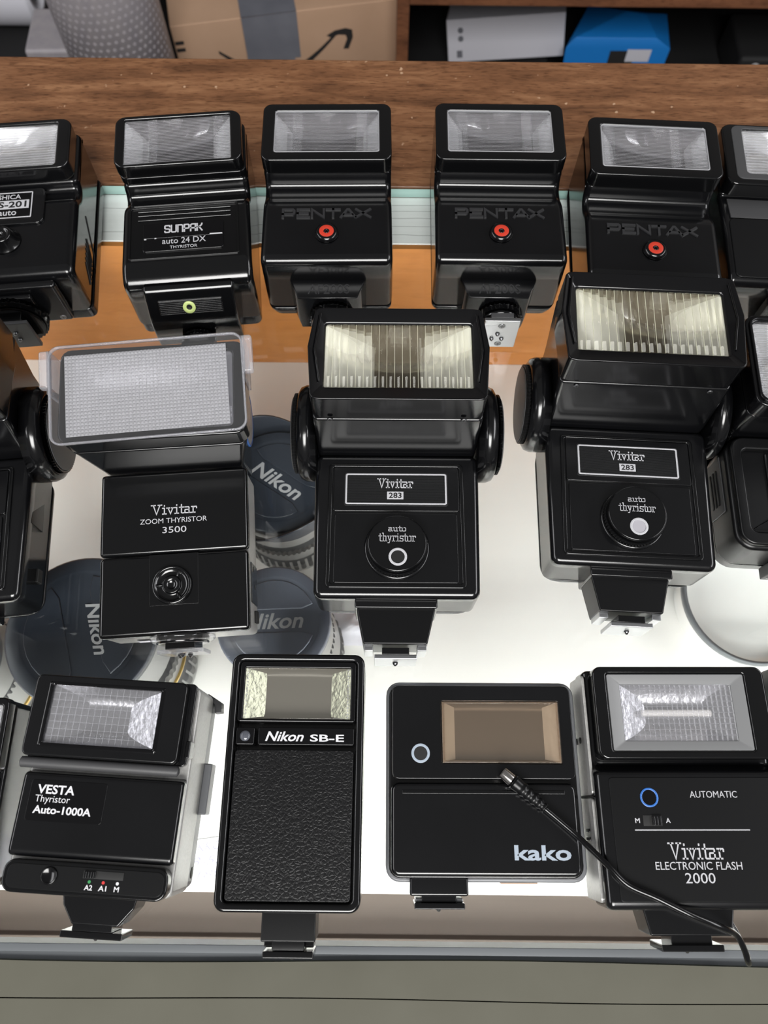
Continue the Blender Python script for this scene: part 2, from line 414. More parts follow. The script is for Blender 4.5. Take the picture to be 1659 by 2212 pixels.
SLAB = {  # upright slab-serif letters drawn with strokes: (advance, lines)
 'V': (1.05, [[(0, 1), (.38, 1)], [(.19, 1), (.5, 0), (.83, 1)], [(.66, 1), (1.0, 1)]]),
 'i': (.46, [[(.05, .64), (.22, .64), (.22, 0)], [(.05, 0), (.39, 0)], [(.22, .88), (.22, .93)]]),
 'v': (.74, [[(0, .64), (.26, .64)], [(.12, .64), (.35, 0), (.58, .64)], [(.46, .64), (.7, .64)]]),
 't': (.5, [[(.22, .92), (.22, .05), (.28, 0), (.46, 0)], [(.03, .64), (.44, .64)]]),
 'a': (.66, [[(.08, .64), (.42, .64), (.46, .58), (.46, 0), (.6, 0)], [(.46, .36), (.1, .36), (.06, .3), (.06, .06), (.1, 0), (.46, 0)]]),
 'r': (.6, [[(.05, .64), (.2, .64), (.2, 0)], [(.05, 0), (.38, 0)], [(.2, .5), (.32, .64), (.5, .64), (.54, .58), (.54, .48)]]),
 'h': (.72, [[(.04, 1), (.17, 1), (.17, 0)], [(.04, 0), (.3, 0)], [(.17, .52), (.3, .64), (.48, .64), (.54, .56), (.54, 0)], [(.42, 0), (.68, 0)]]),
 'y': (.68, [[(0, .64), (.24, .64)], [(.12, .64), (.34, .02)], [(.56, .64), (.28, -.22), (.1, -.22)], [(.44, .64), (.66, .64)]]),
 's': (.58, [[(.5, .54), (.5, .64), (.1, .64), (.08, .4), (.14, .34), (.42, .32), (.5, .26), (.5, .06), (.44, 0), (.08, 0), (.08, .1)]]),
 'o': (.64, [[(.14, .64), (.46, .64), (.54, .56), (.54, .08), (.46, 0), (.14, 0), (.06, .08), (.06, .56), (.14, .64), (.2, .64)]]),
 'u': (.72, [[(.02, .64), (.15, .64), (.15, .08), (.22, 0), (.42, 0), (.54, .12)], [(.4, .64), (.54, .64), (.54, 0), (.66, 0)]]),
 'S': (.72, [[(.6, .84), (.6, .92), (.54, 1), (.14, 1), (.06, .92), (.06, .6), (.14, .53), (.52, .48), (.6, .4), (.6, .08), (.52, 0), (.12, 0), (.06, .08), (.06, .16)]]),
 'U': (.74, [[(.08, 1), (.08, .1), (.18, 0), (.52, 0), (.62, .1), (.62, 1)]]),
 'N': (.74, [[(.08, 0), (.08, 1), (.5, 1), (.62, .88), (.62, 0)]]),
 'P': (.72, [[(.08, 0), (.08, 1), (.5, 1), (.6, .92), (.6, .5), (.5, .42), (.08, .42)]]),
 'A': (.74, [[(.08, 0), (.08, .88), (.2, 1), (.62, 1), (.62, 0)], [(.08, .42), (.62, .42)]]),
 'K': (.72, [[(.08, 0), (.08, 1)], [(.62, 1), (.58, .8), (.3, .52), (.1, .52)], [(.3, .52), (.62, 0)]]),
}
WIDE = {
 'P': (1.5, [[(.1, 0), (.1, 1), (1.1, 1), (1.25, .85), (1.25, .55), (1.1, .4), (.1, .4)]]),
 'E': (1.45, [[(1.25, 1), (.1, 1), (.1, 0), (1.25, 0)], [(.1, .5), (1.1, .5)]]),
 'N': (1.6, [[(.1, 0), (.1, 1), (1.3, 0), (1.3, 1)]]),
 'T': (1.45, [[(0, 1), (1.3, 1)], [(.65, 1), (.65, 0)]]),
 'A': (1.55, [[(0, 0), (.65, 1), (.8, 1), (1.45, 0)], [(.3, .3), (1.15, .3)]]),
 'X': (1.5, [[(0, 0), (1.4, 1)], [(0, 1), (1.4, 0)]]),
}
def slab(name, s, x0, x1, y0, y1, z, mat, parent, w=0.1, depth=0.12, font=None):
    xs = 0; ls = []; font = font or SLAB
    for ch in s:
        adv, lines = font[ch]
        ls += [[(xs + a, b) for a, b in l] for l in lines]; xs += adv
    top = max(b for l in ls for a, b in l); bot = 0
    ax = min(a for l in ls for a, b in l); bx = max(a for l in ls for a, b in l)
    k = (y1 - y0) / (top - bot)
    ls = [[(x0 + (a - ax) / (bx - ax) * (x1 - x0), y0 + (b - bot) * k) for a, b in l] for l in ls]
    return part(name, G().strokes(ls, w * k, z, z + depth), mat, parent, smooth=False)

# ------------------------------------------------------------------ flash components
def ribs_profile(a0, a1, n, amp):
    p = []
    for i in range(n):
        t0 = a0 + (a1 - a0) * i / n; d = (a1 - a0) / n
        p += [(t0 + d * .02, 0), (t0 + d * .25, amp * .75), (t0 + d * .5, amp), (t0 + d * .75, amp * .75), (t0 + d * .98, 0)]
    return p
def window(root, x0, x1, y0, y1, z, depth=11, ends=8, ribs='h', n=26, amp=0.28, refl=None, pane=None, tube=True, flat=0.35, pane_t=0.9, endm=None, ridge=None):
    refl = refl or REFL; pane = pane or (RIBBED if ribs in 'hv' else PANE)
    # trough reflector closed by sloped end plates, whitened in colour for mirrored lamps
    zig = .5 if ribs == 'h' else 0  # zigzag shaped to put bright and dark stripes on the reflector plates
    ny = 2 * n if ribs == 'h' else 14; zt = z - pane_t - 0.2 - zig; g = G(); e1, e2 = G(), G()
    for j in range(ny + 1):
        u = -1 + 2 * j / ny
        dz = 1 - max(abs(u), flat) ** 2.2
        dz /= (1 - flat ** 2.2)
        yy = (y0 + y1) / 2 + u * (y1 - y0) / 2; zz = zt - depth * dz
        for k in range(5): g.v.append((x0 + ends * dz + (x1 - x0 - 2 * ends * dz) * k / 4, yy, zz))
        zz_ = zz; o_ = zig * (j % 2)
        if refl is REFLW and zig: g.v[-5:] = [(a, b, c + o_) for a, b, c in g.v[-5:]]
        e1.v += [(x0, yy, zt + o_), (x0 + ends * dz * .5, yy, zt - depth * dz * .5 + o_), (x0 + ends * dz + .05, yy, zz + o_)]
        e2.v += [(x1 - ends * dz - .05, yy, zz + o_), (x1 - ends * dz * .5, yy, zt - depth * dz * .5 + o_), (x1, yy, zt + o_)]
    for j in range(ny):
        for k in range(4): a = j * 5 + k; g.f.append([a, a + 1, a + 6, a + 5])
        for e in (e1, e2):
            for k in range(2): a = j * 3 + k; e.f.append([a, a + 1, a + 4, a + 3])
    part('reflector', g, refl, root, wn=False)
    part('end_reflector', e1, endm or ENDR, root, wn=False); part('end_reflector', e2, endm or ENDR, root, wn=False)
    if tube:
        ym = (y0 + y1) / 2
        part('flash_tube', G().lathe((x0 + ends * .8, ym, z - depth * .62), [(1.5, 0), (1.5, (x1 - x0) - ends * 1.6)], 'x', 14), LAMPGLASS, root)
    g = G()
    zb = z - pane_t
    if ribs == 'h':
        pr = ribs_profile(y0, y1, n, amp)
        g.prx([(y0, zb)] + [(y1, zb)] + [(a, z - amp + b) for a, b in reversed(pr)], x0, x1)
    elif ribs == 'v':
        pr = ribs_profile(x0, x1, n, amp)
        g.pry([(x0, zb)] + [(x1, zb)] + [(a, z - amp + b) for a, b in reversed(pr)], y0, y1)
    elif ribs == 'grid':
        nx = n; nyy = max(3, int(n * (y1 - y0) / (x1 - x0)))
        pyramids(g, x0, x1, y0, y1, z - amp, amp, nx, nyy, cut=.35)
    else:
        g.box(x0, x1, y0, y1, zb, z, 0.3, 2)
    wp = part('window_pane', g, pane, root, wn=False)
    rg = G(); hw = .09 if ribs != 'grid' else .06
    if ribs in ('h', 'grid'):
        m = n if ribs == 'h' else max(3, int(n * (y1 - y0) / (x1 - x0)))
        for i in range(1, m): yy = y0 + (y1 - y0) * i / m; rg.box(x0 + .2, x1 - .2, yy - hw, yy + hw, z - amp, z - amp * .25)
    if ribs in ('v', 'grid'):
        for i in range(1, n): xx = x0 + (x1 - x0) * i / n; rg.box(xx - hw, xx + hw, y0 + .2, y1 - .2, z - amp, z - amp * .2)
    if rg.v: part('pane_rib', rg, ridge or RIDGE, wp, smooth=False)
    return wp
def pyramids(g, x0, x1, y0, y1, z, h, nx, ny, cut=0.0):
    dx, dy = (x1 - x0) / nx, (y1 - y0) / ny
    for i in range(nx):
        for j in range(ny):
            a, b, c, d = x0 + i * dx, x0 + (i + 1) * dx, y0 + j * dy, y0 + (j + 1) * dy
            k = len(g.v)
            if cut:
                e, f = dx * .5 * (1 - cut), dy * .5 * (1 - cut)
                g.v += [(a, c, z), (b, c, z), (b, d, z), (a, d, z), (a + e, c + f, z + h), (b - e, c + f, z + h), (b - e, d - f, z + h), (a + e, d - f, z + h)]
                g.f += [[k, k + 1, k + 5, k + 4], [k + 1, k + 2, k + 6, k + 5], [k + 2, k + 3, k + 7, k + 6], [k + 3, k, k + 4, k + 7], [k + 4, k + 5, k + 6, k + 7]]
            else:
                g.v += [(a, c, z), (b, c, z), (b, d, z), (a, d, z), ((a + b) / 2, (c + d) / 2, z + h)]
                g.f += [[k, k + 1, k + 4], [k + 1, k + 2, k + 4], [k + 2, k + 3, k + 4], [k + 3, k, k + 4]]
    return g
def ring(root, x, y, z, ro, ri, mat, name='sensor_ring', h=0.25):
    return part(name, G().lathe((x, y, z), [(ri, 0), (ro, 0), (ro, h), (ri, h), (ri, 0)], 'z', 36, caps=False), mat, root)
def disc(root, x, y, z, r, mat, name, h=0.2):
    return part(name, G().lathe((x, y, z), [(r, 0), (r, h)], 'z', 28), mat, root)
def screw(root, x, y, z, r, axis='z', name='screw'):
    s_ = part(name, G().lathe((x, y, z), [(r, -.3), (r, .1), (r * .8, .3)] if axis == 'z' else [(r, .3), (r, -.1), (r * .8, -.3)], axis, 20), SCREW, root)
    if axis == 'z': g = G().box(x - r * .7, x + r * .7, y - .15, y + .15, z + .25, z + .34).box(x - .15, x + .15, y - r * .7, y + r * .7, z + .25, z + .34)
    else: g = G().box(x - r * .7, x + r * .7, y - .34, y - .25, z - .15, z + .15).box(x - .15, x + .15, y - .34, y - .25, z - r * .7, z + r * .7)
    part('slot', g, HOLE, s_)
    return s_
def shoe(root, x, y, z, w=18.6, h=18.6, t=2.2, mat=None, pins=((0, 0),), rail=True, mat_rail=None):
    """hot-shoe foot whose contact face looks towards -y"""
    pl = part('shoe_plate', G().box(x - w / 2, x + w / 2, y - t, y, z - h / 2, z + h / 2, 0.4, 2), mat or METAL, root)
    for px, pz in pins:
        part('contact_pin', G().lathe((x + px, y - t, z + pz), [(1.3, 0), (1.2, -.6), (.5, -1.6)], 'y', 16), SCREW, pl)
    if rail:
        part('shoe_neck', G().box(x - w * .32, x + w * .32, y, y + 3.2, z - h / 2, z + h / 2, 0.3, 2), mat_rail or BLACK, root)
    return pl

# ------------------------------------------------------------------ the display counter
counter = thing('display_counter', 'glass-topped display counter with wooden edge, lit white shelf and cream front rail', 'counter', (0, 0, 0))
XL, XR = -620, 620
gl = part('glass_top', G().box(XL, XR, -55.8, 372.5, -7, 0), GLASS, counter, smooth=False)
gl.data.materials.append(GLASSEDGE)
for p in gl.data.polygons:
    if abs(p.normal.z) < 0.5: p.material_index = 1
part('wood_edge', G().box(XL, XR, 373.2, 487, -38, 1.2, 1.2, 2), WOOD, counter)
part('ledge', G().box(XL, XR, 335, 372.8, -30, -7.3, 0.5, 1), LEDGE, counter)
gk = G()
for yy, xa, xb in ((342, -330, 40), (349, -120, 190), (355.5, -60, 260), (361, -250, 60), (346, 60, 300), (366, -40, 330)):
    pts = []
    x = xa
    while x < xb:
        pts.append((x, yy + random.uniform(-.35, .35))); x += random.uniform(9, 22)
    gk.strokes([pts], 0.28, -7.35, -7.25)
part('paint_crack', gk, principled('crack_line', (0.35, 0.36, 0.35), 0.8), counter, smooth=False)
part('back_panel', G().box(XL, XR, 331.5, 341, -520, -30.2), ORANGE, counter, smooth=False)
part('back_lip', G().box(XL, XR, 331.5, 334.8, -30.2, -8), ORANGE, counter, smooth=False)
part('shelf', G().box(XL, XR, -46, 331.3, -152, -140), SHELFW, counter, smooth=False)
part('lower_board', G().box(XL, XR, -330, 331.3, -392, -380), BEIGE, counter, smooth=False)
part('lower_step', G().box(XL, XR, -330, -99, -379.8, -352), BEIGE, counter, smooth=False)
part('side_panel', G().box(XL - 12, XL, -130, 487, -520, -8), ORANGE, counter, smooth=False)
part('side_panel', G().box(XR, XR + 12, -130, 487, -520, -8), ORANGE, counter, smooth=False)
# front: aluminium glass channel, cream rail boards with a wavy seam, lamp below
def wavy(y, amp, ph): return lambda x: y + amp * math.sin(x * .021 + ph) + amp * .5 * math.sin(x * .047 + ph * 2)
e0 = lambda x: -57.6 + .9 * math.sin(x * .019 + .6) + .0 * x
e1 = lambda x: -74.3 + .5 * math.sin(x * .024 + 2.2)
XS = [XL + (XR - XL) * i / 80 for i in range(81)]
part('glass_lip', G().box(XL, XR, -57.4, -54.2, .1, .9, .2, 1), ALU, counter)
part('glass_channel', G().box(XL, XR, -62.5, -56.2, -30, -2.2, 0.4, 2), ALU, counter)
def strip(f_far, f_near, z0, z1):
    return G().loft([[(x, f_far(x), z0), (x, f_far(x), z1), (x, f_near(x), z1), (x, f_near(x), z0)] for x in XS])
part('front_rail', strip(lambda x: e0(x) - 2.6, lambda x: e1(x) + .25, -26, 1.0), RAILM, counter, smooth=False)
part('front_rail', strip(lambda x: e1(x) - .25, lambda x: -118, -26, 0.7), RAILM, counter, smooth=False)
part('rail_seam', strip(lambda x: e1(x) + .4, lambda x: e1(x) - .4, -26, -.3), DARKINK, counter)
part('front_glass', G().box(XL, XR, -124, -118.4, -520, -26), GLASS, counter, smooth=False)
lamp = part('lamp_housing', G().box(-480, 480, -112, -72, -30.5, -26.3, 0.5, 2), METAL, counter)
part('light_tube', G().lathe((-470, -90, -40), [(7, 0), (7, 940)], 'x', 20), TUBE_E, lamp)

# ------------------------------------------------------------------ back row: three alike flashes with red-ringed buttons
def foot_wheel(root, x, y, z, r, t=5, teeth=30):
    return part('lock_wheel', G().gear((x, y, z), r, -t, 0, teeth, 'y', 0.7), SATIN, root)

def make_ringed(label, loc, yaw):
    r = thing('camera_flash', label, 'flash', loc, yaw, 0, 'black flashes with red-ringed buttons')
    prof = fillet([(79.5, 9.2), (80, 50, 1), (40, 50, 1), (38, 41.6, 3), (31, 41.8, 4), (23, 46.2, 6), (-18.4, 46.2, 5), (-19.6, 9.2)])
    part('body', G().prx(prof, -36, 36, 3.6, 5), BLACK, r)
    part('back_cover', G().loft([[(x * .97, y * .985, 0.3) for x, y in rr(-35.6, 35.6, -18.8, 79, 6)], [(x, y, 4) for x, y in rr(-35.8, 35.8, -19.2, 79.4, 5)], [(x, y, 8.7) for x, y in rr(-35.8, 35.8, -19.4, 79.6, 3)]]), BLACK, r)
    part('bezel', G().frame(rr(-36.2, 36.2, 38.4, 80.6, 5), rr(-29.3, 29.3, 44.6, 75.2, 1.5), 50.4, 60.5, 0.9, 3), SATIN, r)
    window(r, -29.3, 29.3, 44.6, 75.2, 59.8, 8, 9, 'h', 30, 0.3, tube=False, flat=.55)
    part('pane_rim', G().frame(rr(-29.3, 29.3, 44.6, 75.2, 1.5), rr(-28.8, 28.8, 45.1, 74.7, 1.2), 59.4, 60.3), ACRYLQ, r)
    slab('lettering', 'PENTAX', -24.4, 23.8, 11.2, 16.6, 46.1, EMBOSS, r, 0.24, 0.8, WIDE)
    b = part('sensor_button', G().lathe((0, 0, 46), [(6.6, 0), (6.4, 1.2), (5.6, 2.6), (4.3, 2.9), (4.1, 2.2), (0.2, 2.1)], 'z', 40), GLOSS, r)
    ring(b, 0, 0, 48.2, 4.0, 1.7, RED, 'red_ring', 0.5)
    ring(b, 0, 0, 48.2, 1.5, 0.7, GLOSS, 'hole_rim', 0.45)
    # foot block with a sloped name face, knurled lock wheel and shoe
    blk = part('foot_block', G().prz([(-22, -17), (-16.2, -31), (16.2, -31), (22, -17)], 4, 31, .7, 3), BLACK, r)
    text('lettering', 'AF200S', -11, 12, -28.2, -22, 30.9, EMBOSS, blk, depth=0.4)
    foot_wheel(r, 2, -30.5, 16, 13, 5.5)
    part('wheel_cap', G().lathe((2, -36, 16), [(12, 0), (12, -2.2), (11, -2.8)], 'y', 36), SATIN, r)
    pl = shoe(r, 2, -41.5, 15, 19.5, 25, 2.4, METAL, ((-1.4, 0.6), (-4.2, -4), (1.4, -4)), True, GREYP)
    for zz in (8, -9): screw(pl, 2, -44, 15 + zz, 2.0, 'y')
    return r
make_ringed('black flash with red-ringed button, leftmost of three alike, beside the lime-ringed flash', (-33, 295, 0), 1.2)
make_ringed('black flash with red-ringed button and grey shoe plate showing, middle of three alike', (62.6, 296.4, 0), -0.2)
make_ringed('askew black flash with red-ringed button, rightmost of three alike', (145.6, 285.8, 0), -2.5)

# ------------------------------------------------------------------ back row: lime-ringed flash
r = thing('camera_flash', 'black flash with silver-lettered panel and lime-green sensor ring below it', 'flash', (-110.7, 293.5, 0), 6)
prof = fillet([(73, 9), (73.6, 47, 1), (37, 47, 2), (34, 39.6, 3), (29, 40, 3), (23, 45.2, 4), (-20, 45.2, 7), (-29, 41, 5), (-29.6, 9)])
part('body', G().prx(prof, -34.6, 35.6, 3.4, 5), SATIN, r)
part('back_cover', G().prz(rr(-34, 35, -29, 73, 4), 0.3, 8.6, 1, 2), BLACK, r)
part('head_collar', G().frame(rr(-34.8, 35.6, 36.8, 74, 4.5), rr(-30.6, 28.8, 38.4, 71.8, .6), 47.2, 51.8, 0.5, 2), SATIN, r)
part('bezel', G().frame(rr(-35.6, 34.6, 36.4, 74, 6), rr(-30.3, 28.4, 38.6, 71.4, .6), 52.2, 60.5, 1.0, 3), SATIN, r)
window(r, -30.3, 28.4, 38.6, 71.4, 59.6, 8, 11, 'h', 30, 0.28, tube=False, flat=.55)
screw(r, -2, 35, 40.2, 1.3)
p_ = part('front_panel', G().frame(rr(-30.4, 29.4, -14.4, 21.4, 1.2), rr(-29.6, 28.6, -13.6, 20.6, 1), 44.9, 45.9, 0.15, 2), SATIN, r)
for yy in (18.6, 15.8, 12.6): part('groove_rib', G().box(-26, 25.5, yy - .7, yy + .7, 45, 45.8, 0.4, 2), SATIN, p_)
lb = part('name_plate', G().prz(rr(-22.8, 21, -10, 9.4, 1.6), 45, 46.1, 0.35, 2), GLOSS, r)
part('plate_split', G().box(-22.4, 20.6, -1.1, -.9, 46.05, 46.16), SCREW, lb)
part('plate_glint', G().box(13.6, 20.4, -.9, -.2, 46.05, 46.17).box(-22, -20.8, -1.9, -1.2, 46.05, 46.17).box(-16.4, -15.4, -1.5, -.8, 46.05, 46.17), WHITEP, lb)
slab('lettering', 'SUNPAK', -10.8, 9.4, 2.4, 7.0, 46.1, PRINT, lb, 0.17)
text('lettering', 'auto 24 DX', -12.2, 11.4, -5.4, -1.6, 46.1, PRINT, lb)
text('lettering', 'THYRISTOR', -8, 6.8, -8.8, -6.9, 46.1, PRINT, lb)
# sloping lower module with ribbed grip
d = part('lower_module', G().prx(fillet([(-27.5, 4), (-27.5, 41.4), (-31.6, 40.2, 2), (-39.8, 25, 2), (-41, 19), (-41, 4)]), -24, 24.6, 1.4, 3), SATIN, r)
M_ = Matrix.Translation((0, -36.2, 31.4)) @ Matrix.Rotation(R(60), 4, 'X')
gg = G().box(-17.4, 17.4, -4.2, 4.2, -.6, .8, .4, 2).xf(M_); part('grip', gg, BLACK, d)
gg = G()
for k in range(8): gg.box(-16.8, 16.8, -3.9 + k * 1.0, -3.4 + k * 1.0, .7, 1.15, .1, 1)
part('grip_rib', gg.xf(M_), SATIN, d)
gg = G().lathe((-.8, 0, 0.9), [(1.5, 0), (3.4, 0), (3.4, .8), (1.7, .8), (1.5, 0)], 'z', 32, False).xf(M_); part('lime_ring', gg, LIME, d)
gg = G().lathe((-.8, 0, 0.8), [(1.7, 0), (1.7, .35), (.9, .5), (.8, .1), (.1, .1)], 'z', 24).xf(M_); part('sensor_hole', gg, HOLE, d)
foot_wheel(r, 0, -41, 10, 9.4, 4)
shoe(r, 0, -47.4, 8, 18.6, 14, 2.2, SATIN)

# ------------------------------------------------------------------ back row: flash with black and white name plate (left picture edge)
r = thing('camera_flash', 'black flash with black-and-white name plate and round button, left end of back row', 'flash', (-211.4, 292.4, 0), 6)
prof = fillet([(75, 8.5), (76, 41.5, 1), (40, 41.5, 2), (38, 36.2, 3), (32, 36.6, 4), (27, 40.4, 5), (-24.2, 40.4, 6), (-25, 8.5)])
part('body', G().prx(prof, -38, 38, 4.2, 5), BLACK, r)
part('back_cover', G().prz(rr(-37.6, 38.4, -24.6, 75, 4), 0.3, 8.1, 1, 2), BLACK, r)
part('bezel', G().frame(rr(-37.6, 36.6, 39, 76.4, 6), rr(-30, 28.6, 42, 73.4, 1.6), 41.8, 52.4, 2.2, 4), BLACK, r)
window(r, -30, 28.6, 42, 73.4, 51.4, 7, 7, 'h', 17, 0.45, REFLW)
np_ = part('plate_base', G().prz(rr(-20.4, 20.4, 10.6, 36, 4), 40, 41.9, 0.7, 3), BLACK, r)
lb = part('name_plate', G().prz(rr(-14, 14, 14.4, 33.2, .6), 41.7, 42.2, .1, 1), GLOSS, np_)
part('plate_border', G().frame(rr(-13.8, 13.8, 14.6, 33, .6), rr(-13.2, 13.2, 15.2, 32.4, .4), 42.1, 42.4), PRINT, lb)
text('lettering', 'YASHICA', -11.5, 7.2, 28.2, 31.4, 42.2, PRINT, lb, bold=.01)
part('white_band', G().box(-11.8, 12, 21.2, 27.2, 42.1, 42.35), PRINT, lb)
text('lettering', 'CS-201', -10.2, 10.6, 22, 26.4, 42.35, HOLE, lb, bold=.02)
text('lettering', 'auto', -4.6, 5.4, 16.6, 20, 42.2, PRINT, lb, bold=.01)
b = part('sensor_button', G().lathe((0, 0, 40.2), [(9, 0), (8.6, 1), (7, 2.4), (5.6, 6), (5, 6.6), (4.0, 6.6), (3.6, 5.8), (2.4, 5.8), (2.2, 6.4), (1.2, 6.4), (1, 5.4), (.1, 5.4)], 'z', 40), SATIN, r)
for k in range(6): part('side_vent', G().tube([(38.25, 13 - k * 3.1, 24 - k * .3), (38.25, 4 - k * 3.1, 13.5)], .42, 6), HOLE, r)
part('side_seam', G().tube([(38.2, 27, 27), (38.2, 12, 11), (38.2, 4, 9)], .3, 6), HOLE, r)
fp = part('foot_base', G().box(-27, 27, -30, -24.6, 6, 37, 2, 3), BLACK, r)
screw(fp, 22, -30.1, 10, 1.8, 'y'); screw(fp, -22, -30.1, 10, 1.8, 'y')
part('foot_collar', G().box(-13, 13, -33.5, -30, 6, 33, 1, 2), BLACK, r)
foot_wheel(r, 0, -33.4, 18, 16.5, 5, 34)
part('wheel_cap', G().lathe((0, -38.4, 18), [(15.4, 0), (14.6, -1.8)], 'y', 36), SATIN, r)
shoe(r, 0, -43, 16, 18.6, 22, 2.4, GREYP, ((0, 3), (0, -3)), True, SATIN)

# ------------------------------------------------------------------ back row: grey-fronted flash (right picture edge)
r = thing('camera_flash', 'flash with grey sloped front panel and bright ribbed window, right end of back row', 'flash', (228, 313, 0), -3)
prof = fillet([(60, 8), (60, 40, 1), (18, 40, 1), (17, 37.5), (0, 39.8), (-43.6, 40, 6), (-44.6, 8)])
part('body', G().prx(prof, -38, 38, 2.4, 4, 20), BLACK, r)
part('back_cover', G().prz(rr(-37, 37, -44, 59.5, 4), 0.3, 7.6, 1, 2), BLACK, r)
part('bezel', G().frame(rr(-38, 38, 15, 60.4, 6), rr(-26.5, 26.5, 22.4, 56.4, 2), 40.3, 50.4, 1.4, 3), SATIN, r)
part('face_plate', G().frame(rr(-32.5, 32.5, 18.5, 58.4, 4), rr(-26.6, 26.6, 22.5, 56.3, 2), 50, 50.9, .3, 2), GREYP, r)
window(r, -26.5, 26.5, 22.4, 56.4, 50, 6, 5, 'h', 16, 0.5, REFLW)
part('sloped_panel', G().prx([(15.2, 37.6), (15.2, 38.6), (0.2, 40.9), (0, 39.8)], -34, 34, .2, 1), GREYP, r)
part('lower_panel', G().prz(rr(-35, 35, -41, -.6, 3), 39.6, 40.6, .4, 2), MATTE, r)
shoe(r, 0, -52, 16); part('foot_block', G().box(-14, 14, -51, -44, 4, 30, 1.5, 3), BLACK, r)

# ------------------------------------------------------------------ middle row: ribbed-window flashes with a sensor dial
def make_dial(label, loc, yaw, hz=0, pale=False, fs=0):
    r = thing('camera_flash', label, 'flash', loc, yaw, 0, 'black flashes with sensor dials and pivot wheels')
    H0 = 78 + hz
    def tap(z, ins=0, r_=4):
        return [(x, y, z) for x, y in inset([(x * (39.3 + (y + 24) / 74 * 1.7) / 40, y) for x, y in rr(-40, 40, -24, 50, r_, 5)], ins)]
    part('body', G().loft([tap(7, .4)] + [tap(34 - 3.2 * (1 - math.sin(R(18 * k))), 3.2 * (1 - math.cos(R(18 * k)))) for k in range(6)]), BLACK, r)
    part('back_cover', G().loft([[(x * .93, y * .99, 0.3) for x, y, z in tap(0, .6, 9)], [(x, y, 3) for x, y, z in tap(0, .4, 8)], [(x, y, 6.7) for x, y, z in tap(0, .4, 6)]]), BLACK, r)
    # recessed front
    part('front_surround', G().frame(rr(-33.6, 32.8, -19.4, 44.4, 2.2), rr(-31.6, 30.8, -17.6, 42.8, 1.2), 33.6, 34.9, .45, 2), SATIN, r)
    p1 = part('upper_panel', G().prz(rr(-31, 30.4, 19.2, 42.4, 1), 33.7, 35.0, .3, 2), BLACK, r)
    lbl = part('name_plate', G().prz(rr(-25.8, 25, 21.8, 39.4, 1), 34.8, 35.3, .15, 1), FINE, p1)
    gg = G()
    for k in range(26): gg.box(-24.2, 23.4, 23.4 + k * .58, 23.62 + k * .58, 35.25, 35.36)
    part('fine_rib', gg, SATIN, lbl, smooth=False)
    part('plate_border', G().frame(rr(-25.2, 24.4, 22.5, 38.8, .9), rr(-24.4, 23.6, 23.2, 38.1, .6), 35.2, 35.55), PRINT, lbl)
    slab('lettering', 'Vivitar', -9.4, 7.8, 31.4, 36, 35.4, PRINT, lbl, 0.12)
    nb = part('number_plate', G().box(-4.8, 3.2, 25.2, 29.2, 35.3, 35.5), PRINT, lbl)
    text('lettering', '283', -3.9, 2.3, 25.8, 28.6, 35.5, HOLE, nb, bold=.015)
    part('lower_panel', G().prz(rr(-30, 29.2, -17, 18, 1), 33.7, 35.0, .3, 2), BLACK, r)
    dl = part('sensor_dial', G().gear((0, 0, 34.5), 14.6, 0, 5.4, 60, 'z', .35).lathe((0, 0, 34.5), [(15.6, 0), (15.6, 1.4), (14.4, 1.6)], 'z', 48), BLACK, r)
    part('dial_face', G().lathe((0, 0, 39.9), [(14, 0), (13.9, 2.6), (13.3, 3.2), (13, 2.8), (.1, 2.8)], 'z', 48), SATIN, dl)
    slab('lettering', 'auto', -4, 4, 6.0, 8.4, 42.75, PRINT, dl, 0.12)
    slab('lettering', 'thyristor', -8.6, 8.6, 1, 4.9, 42.75, PRINT, dl, 0.085)
    ring(dl, 0.3, -6.7, 42.7, 4.3, 3.2, PRINT, 'sensor_ring', .35)
    disc(dl, 0.3, -6.7, 42.68, 3.2, SENSORG if pale else HOLE, 'sensor_window', .1)
    # bounce head
    def sec(z, y0, y1, hw, rad):
        return [(x, y, z) for x, y in rr(-hw, hw, y0, y1, rad, 3)]
    hd = part('head', G().loft([sec(3, 51, 92, 37, 4), sec(9, 50.6, 95, 39.6, 3), sec(36, 50.6, 97, 39.8, 2.5), sec(H0 - 17, 55.2, 103.2, 40.5, 2.5)], 1.0, 3, ang=50), BLACK, r)
    out_ = [(38.5, 104.6), (35.5, 105.2), (0, 105.2), (-35.5, 105.2), (-38.5, 104.6), (-39.6, 103.4), (-42.3, 84), (-42.0, 80), (-40.3, 58), (-39.2, 56.4), (-36, 55.8), (0, 55.8), (36, 55.8), (39.2, 56.4), (40.3, 58), (42.0, 80), (42.3, 84), (39.6, 103.4)]
    inn_ = [(34, 98.2), (33, 98.2), (0, 98.2), (-33, 98.2), (-34, 98.2), (-34.4, 97), (-34.4, 84), (-34.4, 80), (-34.4, 65), (-34.4, 64), (-33, 64), (0, 64), (33, 64), (34.4, 64), (34.4, 65), (34.4, 80), (34.4, 84), (34.4, 97)]
    part('bezel', G().frame(out_, inn_, H0 - 17.3, H0 + 1.2, 1.1, 3, zi=H0 - 2.2), GLOSS, r)
    for s in (-1, 1): part('bezel_ridge', G().tube([(s * 36.4, 66, H0 - .4), (s * 38.9, 82, H0 + .7), (s * 36.8, 102, H0 + .6)], .55, 8), GLOSS, r)
    window(r, -34.4, 34.4, 64, 98.2, H0 - 2.6, 11, 23, 'v', 19, 0.5, REFLY, RIBBEDY, tube=False, flat=.72, endm=ENDY, ridge=RIDGEY)
    for sx in (-32, 31): screw(r, sx, 55.4 - .9, 62 + hz * .5, 1.3, 'y')
